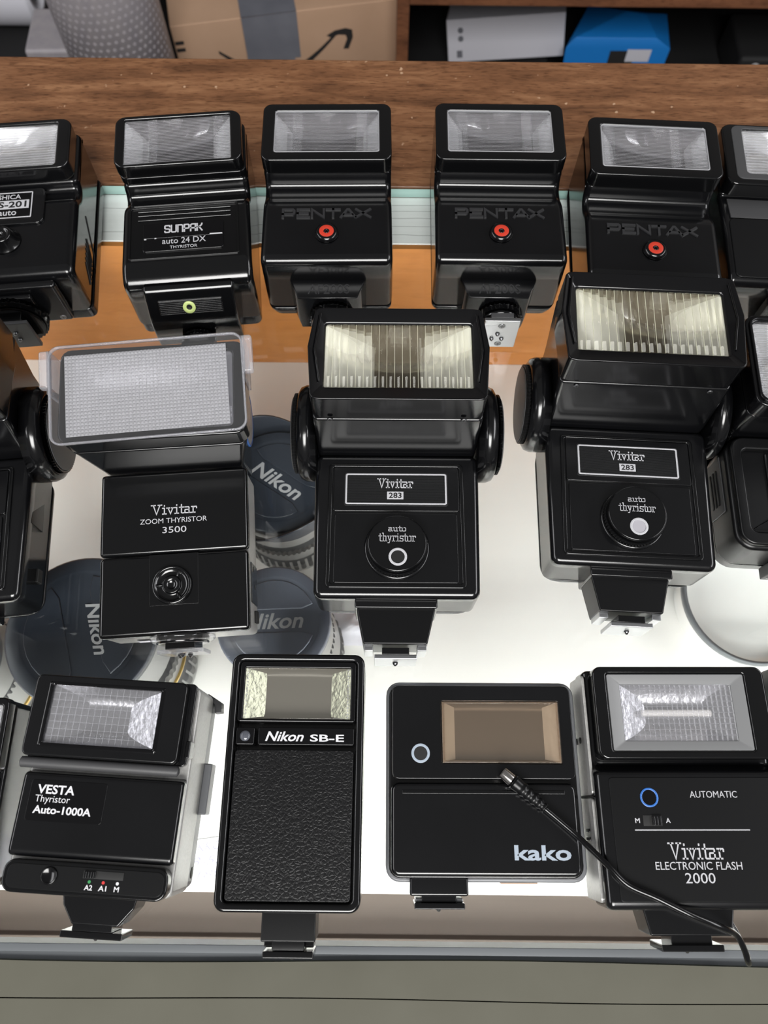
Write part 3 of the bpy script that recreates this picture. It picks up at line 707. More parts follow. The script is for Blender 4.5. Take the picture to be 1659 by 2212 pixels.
    for s in (-1, 1):
        g = G().lathe((s * 40, 65, 27), [(24.8, 0), (24.8, s * 6), (23.8, s * 8.6), (21.8, s * 9.8), (20.8, s * 9.8)], 'x', 48)
        wl = part('pivot_wheel', g, BLACK, r)
        part('wheel_grip', G().gear((s * 49.6, 65, 27), 20.7, 0, s * 2.4, 70, 'x', .5), GREYP if s < 0 else SATIN, wl)
        part('wheel_disc', G().lathe((s * 52, 65, 27), [(19.6, 0), (19, s * .8), (.1, s * .9)], 'x', 40), LENSR, wl)
    # shoe module
    part('foot_bracket', G().box(-19.8, 19.4, -27.6, -23, 3, 29, .8, 2), BLACK, r)
    fb = part('foot_block', G().loft([[(-15.5 + fs, -44, 6), (14.5 + fs, -44, 6), (14.5 + fs, -44, 26), (-15.5 + fs, -44, 26)], [(-19, -27, 5), (18.6, -27, 5), (18.6, -27, 26), (-19, -27, 26)]], .8, 3, ang=30), MATTE, r)
    for s in (-1, 1): part('lock_tab', G().box(s * 12.6 - 2.7 + fs, s * 12.6 + 1.7 + fs, -46.6, -43.6, 8, 23, .3, 1), METAL, fb)
    shoe(r, -.4 + fs, -48.6, 15.4, 20, 18.8, 2.2, METAL, ((0, 0),), True, SATIN)
    # power slider etc. on the right side
    part('side_window', G().box(39.6, 40.3, 16, 34, 14, 28, .3, 1), GLOSS, r)
    part('side_socket', G().lathe((38.6, 2, 18), [(2.4, 0), (2.4, 1), (1.4, 1), (1.4, .6), (.1, .6)], 'x', 24), GREYP, r)
    part('side_switch', G().box(38.2, 40.6, -11, -4, 12, 17, .4, 2), HOLE, r)
    return r
make_dial('black flash with dial, greenish ribbed window and dark sensor hole, at centre of middle row', (6.3, 117.3, 0), 0.2)
make_dial('black flash with dial and pale sensor hole, right of the centre flash in middle row', (120.4, 133.6, 0), -2.4, 6, True)
make_dial('black flash with pivot wheel, cut off by left picture edge in middle row', (-211.5, 110.5, 0), 6.5, 0, False, -16)

# ------------------------------------------------------------------ middle row: zoom flash under a clear prism diffuser
r = thing('camera_flash', 'black zoom flash with a clear prism-grid diffuser clipped over its head', 'flash', (-101.5, 121.9, 0.4), 4.6, 6.6)
part('body', G().box(-35.6, 35.6, -42, -3.2, 24.4, 30, 2.2, 4), SATIN, r)
part('rear_shell', G().prz(rr(-35.3, 35.3, -41.6, 38.4, 2.4), 3, 24.2, .4, 2), SILVER, r)
part('body_upper', G().box(-35.8, 35.8, -2.8, 38.6, 24.4, 30, 1.8, 4), SATIN, r)
part('back_cover', G().prz(rr(-35, 35, -41, 38, 6), 0.2, 2.8, .6, 2), SILVER, r)
part('sensor_seat', G().box(-11.6, 11.6, -28, -3.4, 29.8, 30.25, .1, 1), SATIN, r)
b = part('sensor_dial', G().lathe((-.6, -18.6, 30), [(9.4, 0), (9.4, 1.6), (9, 2.4), (7.8, 2.4), (7.4, .9), (4.6, .8), (4.4, 2.4), (3.8, 2.6), (2.4, 2.6), (2.2, 1.7), (.1, 1.7)], 'z', 44), SATIN, r)
for k in range(3):
    a = R(90 + 120 * k); part('spoke', G().box(-.6, .6, 4.3, 7.8, 0, 1.4).xf(Matrix.Translation((-.6, -18.6, 30.4)) @ Matrix.Rotation(a, 4, 'Z')), GLOSS, b)
slab('lettering', 'Vivitar', -11, 11, 16.8, 21.4, 30, PRINT, r, 0.12)
text('lettering', 'ZOOM THYRISTOR', -16.4, 16, 12.2, 14.7, 30, PRINT, r)
text('lettering', '3500', -5.6, 6, 7.2, 10.3, 30, PRINT, r)
# head: lofted, wider towards the front
def sec5(z, y0, y1, x0, x1, rad): return [(x, y, z) for x, y in rr(x0, x1, y0, y1, rad, 4)]
part('head', G().loft([sec5(-3.4, 46, 80, -33, 33, 4), sec5(6, 40.5, 84, -35, 35, 3), sec5(30, 39.4, 85, -35, 35, 3), sec5(55, 41.2, 87, -41.4, 40.6, 4)], .8, 2, ang=50), BLACK, r)
part('bezel', G().frame(sec5(0, 41.8, 88, -43, 42, 5) and [(x, y) for x, y, z in sec5(0, 41.8, 88, -43, 42, 5)], rr(-37, 36, 46, 83.6, 2, 4), 55.3, 67.6, 1, 3), SATIN, r)
window(r, -37, 36, 46, 83.6, 66.4, 9, 9, 'v', 24, 0.35, REFLW)
# clear cover tilts a little more than the body
cv = Matrix.Translation((-1.2, 41.7, 68.6)) @ Matrix.Rotation(R(4.5), 4, 'X') @ Matrix.Rotation(R(1.6), 4, 'Z')
c_ = part('diffuser', G().prz(rr(-44, 44, 0, 46.6, 5), 0, 1.1, .3, 2).xf(cv), ACRYL, r)
part('edge_highlight', G().frame(rr(-44.1, 44.1, -.1, 46.7, 5), rr(-43.2, 43.2, .8, 45.8, 4.2), -.2, 1.4).xf(cv), ACRYLP, c_)  # milky frame put on for the highlight along the cover's edge
pg = pyramids(G(), -36.6, 36.6, 3.2, 41.6, 1.15, .85, 44, 23)
part('prism_grid', pg.xf(cv), ACRYLQ, c_, smooth=False)
for s in (-1, 1):
    part('clip_ear', G().pry([(s * 44 - .8, -16), (s * 44 + .8, -16), (s * 44 + .8, 1), (s * 44 - .8, 1)], 24, 45, .5, 2).box(s * 46 - 2.4, s * 46 + 2.4, 27, 45, -3, 1.4, 1.2, 3).xf(cv), ACRYLP, c_)
part('pivot_disc', G().lathe((36, 63, 34), [(14, 0), (14, 1.6), (12.6, 2.2), (.1, 2.2)], 'x', 36), SILVER, r)
part('pivot_ring', G().lathe((36, 63, 34), [(14.2, 1.2), (14.6, 1.2), (14.6, 2), (13.8, 2.3), (13.6, 1.6)], 'x', 36, caps=False), BLUE, r)
sd = part('side_panel', G().box(35.3, 35.9, -28, -8, 5, 22, .2, 1), SATIN, r)
for yy, zz in ((-11, 17), (-19, 12)): part('side_hole', G().lathe((35.8, yy, zz), [(1.4, 0), (1.4, .25), (.1, .25)], 'x', 18), HOLE, sd)
part('side_switch', G().box(35.2, 36.9, -37, -31, 8, 13, .3, 1), HOLE, r)
part('price_sticker', G().box(-22, 8, -42.35, -42.05, 8, 14), PAPER, r)
text('sticker_writing', '1050', -14, 4, 9, 13, 42.4, INK, r, depth=.1).matrix_local = Matrix.Rotation(R(90), 4, 'X')
part('lock_disc', G().lathe((1.8, -41.8, 20), [(15.4, 0), (15.4, -1.6), (14, -3), (8, -3)], 'y', 40), ACRYL, r)
part('lock_core', G().lathe((1.8, -41.8, 20), [(12.4, -.4), (12.4, -3.6), (11, -4)], 'y', 36), SATIN, r)
shoe(r, 1.8, -48.4, 17.4, 22, 17, 2, ACRYLP, ((0, 3), (-2.4, -2.6), (2.6, -2)), True, SATIN)

# ------------------------------------------------------------------ middle row: rounded-window flash (right picture edge)
r = thing('camera_flash', 'black flash with rounded rectangular window and vented side at right picture edge', 'flash', (209.5, 164.4, 0), -2)
part('body', G().prz(rr(-38, 38, -46, 14, 9), 8, 33, 2.4, 4), MATTE, r)
part('back_cover', G().prz(rr(-37, 37, -45.4, 60, 10), 0.3, 7.6, 1, 2), BLACK, r)
part('front_surround', G().frame(rr(-36.6, 36.6, -44.6, 12.6, 7), rr(-31, 31, -38, 6, 3), 32.8, 36.6, 1.2, 3), MATTE, r)
part('front_panel', G().box(-19, 24, -30, 5, 32.6, 34.4, .8, 2), BLACK, r)
part('panel_slope', G().loft([[(-30, -37, 32.8), (30, -37, 32.8), (30, -36, 32.8), (-30, -36, 32.8)], [(-20, -30.5, 34.4), (24, -30.5, 34.4), (24, -30, 34.4), (-20, -30, 34.4)]], 0), BLACK, r)
def sec6(z, y0, y1, hw, rad): return [(x, y, z) for x, y in rr(-hw, hw, y0, y1, rad, 4)]
part('head', G().loft([sec6(3, 16, 58, 34, 5), sec6(20, 15, 60, 36, 5), sec6(58, 12, 62, 37, 5)], 1, 3, ang=50), BLACK, r)
part('bezel', G().frame(rr(-37.6, 37.6, 11.4, 62, 6), rr(-34, 34, 15, 58.6, 4), 58.3, 69.8, 1, 3), GLOSS, r)
part('bezel_seal', G().frame(rr(-36, 36, 13, 60.4, 5), rr(-34.6, 34.6, 14.4, 59.2, 4), 69.6, 71, .4, 2), GLOSS, r)
window(r, -34, 34, 15, 58.6, 68.6, 8, 8, 'h', 34, 0.3, REFLW)
gg = part('vent_cover', G().box(-38.6, -37.6, -24, 6, 10, 26, .4, 2), GREYP, r)
for k in range(3): part('vent_slot', G().box(-38.9, -38.5, -19, 0, 13.6 + k * 3.4, 15.2 + k * 3.4), HOLE, gg)
fb = part('foot_bracket', G().box(-15, 15, -52, -46, 4, 26, .5, 2), GREYP, r)
for zz in (8, 22): screw(fb, -11.6, -52.1, zz, 2, 'y')
part('foot_block', G().loft([[(-11.5, -52, 6), (11.5, -52, 6), (11.5, -52, 24), (-11.5, -52, 24)], [(-11.5, -60, 6), (11.5, -60, 6), (11.5, -60, 24), (-11.5, -60, 24)], [(-8, -65, 8), (8, -65, 8), (8, -65, 22), (-8, -65, 22)]], .4, 2), GREYP, r)
foot_wheel(r, 0, -65, 15, 10.6, 5, 9)
shoe(r, 0, -73, 15, 18.6, 18.6, 2.2, METAL)

# ------------------------------------------------------------------ front row: flash cut off at left picture edge
r = thing('camera_flash', 'plain black flash mostly cut off by left picture edge in the front row', 'flash', (-196.4, 8, 0), 0.6)
part('body', G().prz(rr(-35.4, 35.4, -39, 36.6, 4), 6, 34, 1.6, 3), BLACK, r)
part('back_cover', G().prz(rr(-34.6, 34.6, -38.4, 36, 5), 0.3, 5.6, .8, 2), BLACK, r)
part('bezel', G().frame(rr(-35.4, 35.4, 6, 36.8, 3), rr(-32.6, 32.6, 12.6, 33.6, 1), 34.2, 41, .9, 3), SATIN, r)
window(r, -32.6, 32.6, 12.6, 33.6, 40, 4, 6, 'h', 14, .35, REFLW)
part('lower_panel', G().box(-34, 34, -37, 4, 33.8, 38.4, 1, 3), MATTE, r)
shoe(r, 0, -47, 14); part('foot_block', G().box(-13, 13, -46, -38.6, 4, 26, 1.4, 3), BLACK, r)

# ------------------------------------------------------------------ front row: silver-sided flash with slider switch
r = thing('camera_flash', 'black-fronted silver-sided flash with slider switch and small coloured dots', 'flash', (-115.8, -1.8, 0), -3)
part('shell', G().prz(rr(-34, 33.6, -29.6, 54.4, 3), 11, 38, 1, 3), SILVER, r)
part('back_cover', G().prz(rr(-33, 33.2, -29, 53, 4), 1.2, 10.6, .8, 2), STEELGREY, r)
part('back_tab', G().box(-28, 36.6, 2, 24, 0.2, 9, .6, 2), STEELGREY, r)
part('corner_hook', G().prz([(30, 55.6), (36.6, 52), (37.2, 47.6), (34, 47), (33.6, 50.6), (29, 54)], 1, 8, .4, 1), GREYP, r)
part('body', G().prx(fillet([(-17.4, 37.6), (-17.2, 44, 3), (14.6, 44, 2), (16, 37.6)]), -33.6, 33.4, 1.6, 4), BLACK, r)
part('hinge_bar', G().lathe((-36.6, 18.6, 43.4), [(1, 0), (2.2, .8), (2.2, 66.4), (1, 67.2)], 'x', 20), GREYP, r)
part('head', G().frame(rr(-35.6, 32.4, 20.6, 55, 2), rr(-28.2, 19, 26.2, 50.8, .5), 38.2, 41.8, .5, 2), BLACK, r)
part('bezel', G().frame(rr(-36, 29.6, 21.2, 54.6, 2.6), rr(-27.8, 18.6, 26.6, 50.4, .5), 42, 46.6, .9, 3), BLACK, r)
part('bezel_rim', G().frame(rr(-29.6, 20.4, 24.8, 51.8, .8), rr(-27.9, 18.7, 26.5, 50.5, .5), 46.3, 46.7), GLOSS, r)
window(r, -27.8, 18.6, 26.6, 50.4, 45.4, 5.8, 14, 'grid', 17, .35, CRINK, endm=CRINK, tube=False, flat=.5)
part('side_catch', G().box(31.6, 33.6, 24, 31, 36, 43.6, .5, 2), SATIN, r)
part('side_catch', G().box(-37.6, -35.4, 26, 33, 34, 42, .5, 2), GREYP, r)
lb = part('name_plate', G().prz(rr(-29.4, 2.2, -3.8, 12, 1.2), 43.6, 44.25, .15, 1), GLOSS, r)
text('lettering', 'VESTA', -26.4, -10.9, 6.6, 10.2, 44.2, WHITEP, lb, bold=.025)
text('lettering', 'Thyristor', -26.6, -12.2, 2.6, 6.1, 44.2, WHITEP, lb)
text('lettering', 'Auto-1000A', -26.6, -2.6, -1, 2.1, 44.2, WHITEP, lb, bold=.025)
lp = part('lower_panel', G().prz(rr(-33, 33, -30.2, -18, 4.4), 36, 45, .8, 3), SATIN, r)
part('lower_face', G().prz(rr(-31, 31.6, -28.6, -19.6, 3), 44.8, 45.3, .15, 1), MATTE, lp)
part('sensor_socket', G().lathe((-14.1, -23.4, 45.2), [(3.4, 0), (3.2, .7), (2.6, .8), (2.4, .3), (.1, .2)], 'z', 32), GLOSS, lp)
sw = part('switch_slot', G().box(-.6, 15.4, -23.4, -20.6, 45.2, 45.5), HOLE, lp)
kn = part('switch_knob', G().box(-.2, 4.4, -23.2, -20.8, 45.4, 46.2, .2, 1), SATIN, sw)
for k in range(4): part('knob_rib', G().box(.5 + k, .9 + k, -23, -21, 46.1, 46.5), BLACK, sw)
for xx, mt, s in ((2.2, GREENDOT, 'A2'), (7.8, REDDOT, 'A1'), (13.4, WHITEP, 'M')):
    disc(lp, xx, -24.6, 45.25, .6, mt, 'colour_dot', .15)
    text('lettering', s, xx - (1.6 if len(s) > 1 else 1), xx + (1.6 if len(s) > 1 else 1), -27.6, -25.7, 45.25, WHITEP, lp, bold=.02)
part('side_hole', G().lathe((33.1, -22, 5.6), [(2.4, 0), (2.4, .25), (.1, .25)], 'x', 24), HOLE, r)
part('foot_block', G().loft([[(-16.4, -30, 6), (16, -30, 6), (16, -30, 22), (-16.4, -30, 22)], [(-15, -36, 6), (15, -36, 6), (15, -36, 22), (-15, -36, 22)], [(-10, -43, 6), (9.4, -43, 6), (9.4, -43, 22), (-10, -43, 22)]], .7, 3), BLACK, r)
shoe(r, -1.6, -45.6, 13, 26, 15, 2.6, SATIN, ((0, 0),), True, BLACK)

# ------------------------------------------------------------------ front row: slim leatherette flash
r = thing('camera_flash', 'slim upright black flash with leather-textured front and white lettering band', 'flash', (-38.2, 10, 0), 0.0)
part('body', G().prz(rr(-30.2, 30.2, -48.5, 57.4, 4.5), 5.4, 21.8, .4, 2), BLACK, r)
part('back_cover', G().prz(rr(-29.6, 29.6, -48, 57, 4.5), 0.3, 5, 1, 2), GREYP, r)
part('front_rim', G().frame(rr(-30.2, 30.2, -48.5, 57.4, 4.5), rr(-26.6, 26.6, -45, 54.2, 2), 22, 30.4, 1.3, 4), SATIN, r)
part('window_recess', G().frame(rr(-26.4, 26.4, 27.2, 54, 1.4), rr(-24, 24, 28.6, 51.2, .5), 22, 29.4, .5, 2), GLOSS, r)
window(r, -24, 24, 28.6, 51.2, 29.2, 5, 9, 'none', 10, .3, REFLB, clear('window_pane_plain', (0.93, 0.93, 0.92), 1.5, .03, .05, (.5, .48, .42)), tube=False, flat=.85, endm=ENDG)
gg = G()
for s in (-1, 1):
    for j in range(16): gg.lathe((s * 22.8, 29.4 + j * 1.4, 29.2), [(.45, 0), (.4, .3), (.15, .45)], 'z', 8)
part('pane_bead', gg, ACRYLP, r)
sp = part('sensor_panel', G().prz(rr(-26.2, -18, 17.4, 24.8, .8), 22, 29.6, .4, 2), GLOSS, r)
part('sensor_eye', G().lathe((-22.1, 21.1, 29.5), [(2.4, 0), (2.2, .5), (1.4, .9), (.1, 1.1)], 'z', 28), principled('sensor_glass', (.08, .085, .1), .1), sp)
lp = part('logo_panel', G().prz(rr(-16.4, 26, 17.4, 24.8, .8), 22, 29.6, .4, 2), GLOSS, r)
text('lettering', 'Nikon', -13.2, 3.8, 18.9, 23.1, 29.6, WHITEP, lp, bold=.02, shear=.3)
text('lettering', 'SB-E', 6.6, 21.6, 18.9, 22.0, 29.6, WHITEP, lp, bold=.02)
part('leather_panel', G().prz(rr(-26, 26, -44.4, 15.4, 1.6), 22, 29.5, .4, 2), LEATHER, r)
part('foot_block', G().box(-11, 11.6, -60, -48, 4, 22, .6, 2), MATTE, r)
part('foot_neck', G().box(-6.4, 7, -63.4, -59.8, 5, 20, .3, 1), MATTE, r)
pl = shoe(r, .4, -63.6, 12, 21, 17, 2.6, SATIN, ((1, 0),), False)
part('shoe_ear', G().box(-10, -6, -62.6, -60.4, 7, 17, .3, 1), SATIN, pl); part('shoe_ear', G().box(7, 10.8, -62.6, -60.4, 7, 17, .3, 1), SATIN, pl)

# ------------------------------------------------------------------ front row: flat square flash with amber window
r = thing('camera_flash', 'flat square black flash with brownish window and pale ring at its left', 'flash', (44.8, 10.9, 0), 0.3)
part('back_plate', G().prz(rr(-42.6, 45.4, -38.6, 47, 6), 0.3, 14, 1.2, 3), STEELGREY, r)
part('body', G().prz(rr(-41.4, 42.4, -36.6, 44.4, 5), 14.2, 20, .8, 2), BLACK, r)
part('upper_front', G().frame(rr(-40, 40.8, 3.2, 43.6, 3), rr(-17.8, 35, 9.8, 36.6, .6), 20.2, 26.2, .5, 2), BLACK, r)
part('lower_front', G().prz(rr(-40.4, 40.6, -35.6, 1.8, 3.4), 20, 25.2, 1.8, 4), BLACK, r)
part('front_groove', G().box(-35.6, 35.4, -2.8, -1.2, 25, 25.5, .2, 1), SATIN, r)
window(r, -17.6, 34.8, 10, 36.4, 26.9, 5, 6, 'none', 10, .3, REFLB, PANEB, tube=False, flat=.88, endm=ENDY)
part('pane_rim', G().frame(rr(-17.6, 34.8, 10, 36.4, .6), rr(-16.6, 33.8, 11, 35.4, .4), 26.6, 27.4, .2, 1), PANEB, r)
ring(r, -27.4, 14, 26.1, 4.1, 3.0, PRINTBLUE, 'sensor_ring', .25); disc(r, -27.4, 14, 26.1, 2.9, HOLE, 'sensor_hole', .12)
text('lettering', 'kako', 12, 36.2, -29.2, -23.2, 25.1, PRINTBLUE, r, bold=.025)
part('foot_block', G().box(-32.4, -7.4, -43.4, -36, 4, 20, 1, 3), BLACK, r)
part('foot_neck', G().box(-27.4, -12.6, -46, -43, 5, 18, .3, 1), BLACK, r)
pl = shoe(r, -19.8, -46, 12, 21.4, 16, 2.4, SATIN, ((0, 0),), False)
part('shoe_ear', G().box(-30, -27, -46, -44.4, 7, 17, .3, 1), METAL, pl); part('shoe_ear', G().box(-12.4, -9.6, -46, -44.4, 7, 17, .3, 1), METAL, pl)
part('edge_label', G().box(8, 24, -39.4, -38.7, 5, 9), CARD, r)

# ------------------------------------------------------------------ front row: wide flash with blue-ringed sensor
r = thing('camera_flash', 'wide black flash with blue-ringed sensor and grey-framed window', 'flash', (128.9, 2.3, 0), 0.6)
part('body', G().prx(fillet([(-38.4, 9.6), (-38.4, 31, 4), (15.6, 31, 2.4), (18.6, 24, 2), (60.4, 24, 2), (60.4, 9.6)]), -36.2, 44.6, 3, 5), BLACK, r)
part('back_cover', G().loft([[(x * .975, y * .985, .3) for x, y in rr(-36.4, 45, -38, 60, 8)], [(x, y, 2.6) for x, y in rr(-36.6, 45, -38.2, 60, 7)], [(x, y, 9.2) for x, y in rr(-36.8, 45, -38.4, 60.4, 5)]]), SILVER, r)
part('bezel', G().frame(rr(-33.8, 43.4, 20.6, 60.6, 4), rr(-27.6, 34.4, 24, 57.4, 1), 24.2, 33.4, 1, 3), SATIN, r)
part('window_surround', G().frame(rr(-27.4, 34.2, 24.2, 57.2, .8), rr(-21.6, 28.4, 28.4, 52.8, .4), 24.2, 33.0, .3, 1, zi=31.8), FROST, r)
window(r, -21.6, 28.4, 28.4, 52.8, 31.8, 5, 12, 'grid', 22, .35, CRINK, endm=CRINK)
part('front_panel', G().prz(rr(-30.6, 42, -35, 13.2, 1.4), 30.4, 31.4, .2, 1), MATTE, r)
ring(r, -14.1, 5.1, 31.3, 3.9, 3.1, BLUE, 'blue_ring', .4); disc(r, -14.1, 5.1, 31.3, 3.1, GLOSS, 'sensor_glass', .12)
text('lettering', 'AUTOMATIC', 3.4, 23.7, 5.0, 7.7, 31.4, PRINT, r)
text('lettering', 'M', -21.2, -19.2, -5, -3.1, 31.4, PRINT, r, bold=.02); text('lettering', 'A', -8.2, -6.2, -5, -3.1, 31.4, PRINT, r, bold=.02)
sw = part('switch_slot', G().box(-17.8, -9.8, -6.2, -2, 31.3, 31.6), HOLE, r)
part('switch_knob', G().box(-14, -10, -6, -2.2, 31.5, 32.6, .2, 1), SATIN, sw)
for k in range(3): part('knob_rib', G().box(-13.6 + k * 1.3, -13 + k * 1.3, -5.8, -2.4, 32.5, 32.9), BLACK, sw)
part('rule_line', G().box(-21.7, 26.9, -7.95, -7.55, 31.35, 31.5), PRINT, r)
slab('lettering', 'Vivitar', -8.5, 14.3, -18.8, -12.9, 31.4, PRINT, r, 0.11)
text('lettering', 'ELECTRONIC FLASH', -14.8, 21.2, -23, -20, 31.4, PRINT, r)
text('lettering', '2000', -3.1, 9.3, -28.1, -24.2, 31.4, PRINT, r)
part('side_panel', G().prx(rr(6.2, 58, 2.6, 25.4, 2), -36.9, -35.6, .3, 2), SILVER, r)
part('battery_door', G().prx(rr(-36, 5, 2.6, 25.4, 2), -37.2, -35.6, .3, 2), SILVER, r)
gg = part('door_edge', G().box(-37.4, -36, 5.2, 6, 8, 26), HOLE, r)
for k in range(3): part('door_rib', G().box(-37.8, -37, -9 - k * 3.4, -7.4 - k * 3.4, 12, 18, .2, 1), SATIN, r)
for zz in (14, 7): part('side_hole', G().lathe((-36.9, 30, zz), [(1.4, 0), (1.4, -.3), (.1, -.3)], 'x', 20), HOLE, r)
part('foot_block', G().loft([[(-19.6, -37, 5), (19.6, -37, 5), (19.6, -37, 22), (-19.6, -37, 22)], [(-17, -48.6, 5), (17, -48.6, 5), (17, -48.6, 22), (-17, -48.6, 22)]], .8, 3, ang=30), BLACK, r)
part('foot_neck', G().box(-7.6, 9.6, -52.4, -48, 5, 18, .3, 1), BLACK, r)
shoe(r, 0.6, -52, 12, 26, 16, 2.6, SATIN, ((0, 0),), False)

# corner of one more flash at the right picture edge
r = thing('camera_flash', 'grey flash corner just showing past wide blue-ringed flash at right edge', 'flash', (214, 26, 0), 0)
part('body', G().prz(rr(-36, 36, -40, 40, 9), 6, 27, 3, 4), GREYP, r)
part('back_cover', G().prz(rr(-35, 35, -39, 39, 9), .3, 5.7, 1, 2), GREYP, r)
part('bezel', G().frame(rr(-33, 33, 6, 37, 5), rr(-27, 27, 10, 33, 1), 26.6, 31, .8, 3), BLACK, r)
window(r, -27, 27, 10, 33, 30.4, 1.4, 6, 'h', 16, .3)
shoe(r, 0, -48, 13); part('foot_block', G().box(-13, 13, -47, -39.6, 4, 24, 1.2, 3), BLACK, r)

# ------------------------------------------------------------------ sync cord lying over the two right-hand front flashes
r = thing('sync_cord', 'thin black sync cord with chrome plug lying across the flat square flash', 'cord', (0, 0, 0))
def smooth_path(P_, n=6):
    P_ = [Vector(p) for p in P_]; out = []
    for i in range(len(P_) - 1):
        p0, p1, p2, p3 = P_[max(i - 1, 0)], P_[i], P_[i + 1], P_[min(i + 2, len(P_) - 1)]
        for k in range(n):
            t = k / n
            out.append(0.5 * ((2 * p1) + (p2 - p0) * t + (2 * p0 - 5 * p1 + 4 * p2 - p3) * t * t + (3 * p1 - p0 - 3 * p2 + p3) * t ** 3))
    return out + [P_[-1]]
path = [(68.4, 3.9, 29.4), (76, -2.2, 29), (84.6, -9.6, 29.5), (94.2, -19.4, 33), (101.4, -26.4, 33.6), (112.8, -31.2, 33.6), (126.4, -37.4, 33.4), (138.6, -41.8, 31), (146.6, -45.3, 25), (150.6, -51, 21), (152.6, -55.2, 18), (155, -57.2, 13), (157, -55.4, 8), (155.4, -49, 6), (151, -41, 7), (147, -37.5, 9)]
part('cable', G().tube(smooth_path(path), 1.25, 12), GLOSS, r)
a, b = Vector((70.4, 2.4, 29.6)), Vector((57.2, 13.2, 29.8)); dv = (b - a)
pts, rad = [], []
for k in range(25):
    t = k / 24; pts.append(a + dv * t)
    rad.append(1.7 + 1.5 * t + (.38 if (k % 4) < 2 and t < .72 else 0))
part('strain_relief', G().tube(pts, rad, 18), MATTE, r)
q = [b - dv * .02, b + dv * .06, b + dv * .08, b + dv * .30]
tip = part('plug', G().tube([b - dv * .02, b + dv * .05], [3.4, 3.3], 24), SATIN, r)
axis = dv.normalized(); n1 = axis.orthogonal().normalized(); n2 = axis.cross(n1)
def circ(c, rad_): return [tuple(c + rad_ * (math.cos(2 * math.pi * k / 28) * n1 + math.sin(2 * math.pi * k / 28) * n2)) for k in range(28)]
c0, c1 = b + dv * .04, b + dv * .34
part('plug_tip', G().loft([circ(c0, 2.1), circ(c0, 2.7), circ(c1, 2.45), circ(c1, 2.1)], closed=True), CHROME, tip)

# ------------------------------------------------------------------ under the glass: capped lenses, price tag, dish
def make_lens(label, x, y, top, rc, rb, text_rot, pos_t, hood=False, gold=False, s='Nikon', tw=.52, ty=0, capm=None):
    r = thing('camera_lens', label, 'lens', (x, y, -139.9), 0, 0, 'capped lenses on the shelf under the glass')
    h = top + 139.9
    part('barrel', G().lathe((0, 0, 0), [(rb * .8, .2), (rb, 4), (rb, h * .28), (rb * .97, h * .3), (rb * .97, h * .45), (rc * .98, h * .62), (rc * .98, h - 8), (rc * .9, h - 6)], 'z', 56), LENSG, r)
    part('zoom_ring', G().gear((0, 0, h * .1), rb * 1.02, 0, h * .2, 40, 'z', .9), LENSR, r)
    part('focus_ring', G().gear((0, 0, h * .48), rc * 1.0, 0, h * .16, 60, 'z', .7), LENSR, r)
    if gold: part('gold_band', G().lathe((0, 0, h * .36), [(rb, 0), (rb * 1.01, 0), (rb * 1.01, 1.6), (rb, 1.6)], 'z', 56), GOLD, r)
    capm = capm or LENSB
    cp = part('lens_cap', G().lathe((0, 0, h - 7), [(rc, 0), (rc, 4.4), (rc * .97, 5.6), (rc * .82, 6.2), (rc * .8, 5.7), (rc * .76, 5.7), (.1, 5.7)], 'z', 64), capm, r)
    # two pinch grips either side of a raised lettering bar
    for s_ in (1, -1):
        pl = []
        for k in range(13):
            a_ = R(22 + 136 * k / 12); pl.append((rc * .74 * math.cos(a_), s_ * rc * .74 * math.sin(a_)))
        pl += [(-rc * .5, s_ * rc * .2), (rc * .5, s_ * rc * .2)]
        if s_ < 0: pl.reverse()
        m_ = Matrix.Rotation(R(text_rot), 4, 'Z')
        gg = G().prz(pl, h - 1.5, h - .1, .8, 3); part('pinch_grip', gg.xf(m_), capm, cp)
    if s:
        t_ = text('lettering', s, -rc * tw + pos_t, rc * tw + pos_t, -rc * tw * .27 + ty, rc * tw * .27 + ty, h - (1.2 if ty == 0 else -.1), WHITEP, cp, bold=.02, shear=.25)
        t_.matrix_local = Matrix.Rotation(R(text_rot), 4, 'Z')
    if hood:
        n = 64; L1 = []; L2 = []; L3 = []; L4 = []
        for k in range(n):
            a_ = 2 * math.pi * k / n; up = 15 * max(-.2, math.cos(2 * (a_ - R(122)))) + 1
            for L_, rr_, zz in ((L1, rc * 1.02, h - 12), (L2, rc * 1.08, h - 12), (L3, rc * 1.2, h + up - 3), (L4, rc * 1.16, h + up - 3)):
                L_.append((rr_ * math.cos(a_), rr_ * math.sin(a_), zz))
        part('petal_hood', G().loft([L1, L2, L3, L4], closed=True), LENSB, r)
    return r
make_lens('lens with petal hood and slanted cap lettering under glass between two middle flashes', -66, 190, -50, 34, 33, -34, 0, True)
make_lens('lens with level cap lettering under glass behind the slim leather-textured flash', -61, 99, -38, 32, 35, 3, 0, capm=LENSP)
make_lens('large wide lens with gold band under glass behind the silver-sided flash', -166, 92, -34, 42, 42, -72, 2, False, True, 'Nikon', .36, 9)
make_lens('lens with gold band under glass at left picture edge', -258, 80, -60, 36, 40, 20, 0, False, True, '')
r = thing('price_tag', 'white handwritten paper tag on shelf between silver-sided and slim flashes', 'tag', (-108, -30, -139.6), 8)
part('card', G().box(-26, 26, -12, 14, 0, .4), PAPER, r)
for k, s in enumerate(('NIKKOR', '18-55', '$189')): text('handwriting', s, -12 - k, 14 - k * 2, 7 - k * 8, 12 - k * 8, .4, INK, r, shear=.3, depth=.05)
r = thing('bare_lens', 'uncapped round dish with dark grey rim under glass at right edge', 'objective', (247, 137, -139.9))
part('lens_front', G().lathe((0, 0, 0), [(40, .2), (44.6, 3), (45, 20), (43.4, 20), (43, 14), (38, 12.6), (.1, 12)], 'z', 64), WHITEG, r)  # uncapped lens front, its white reflection put into the colour
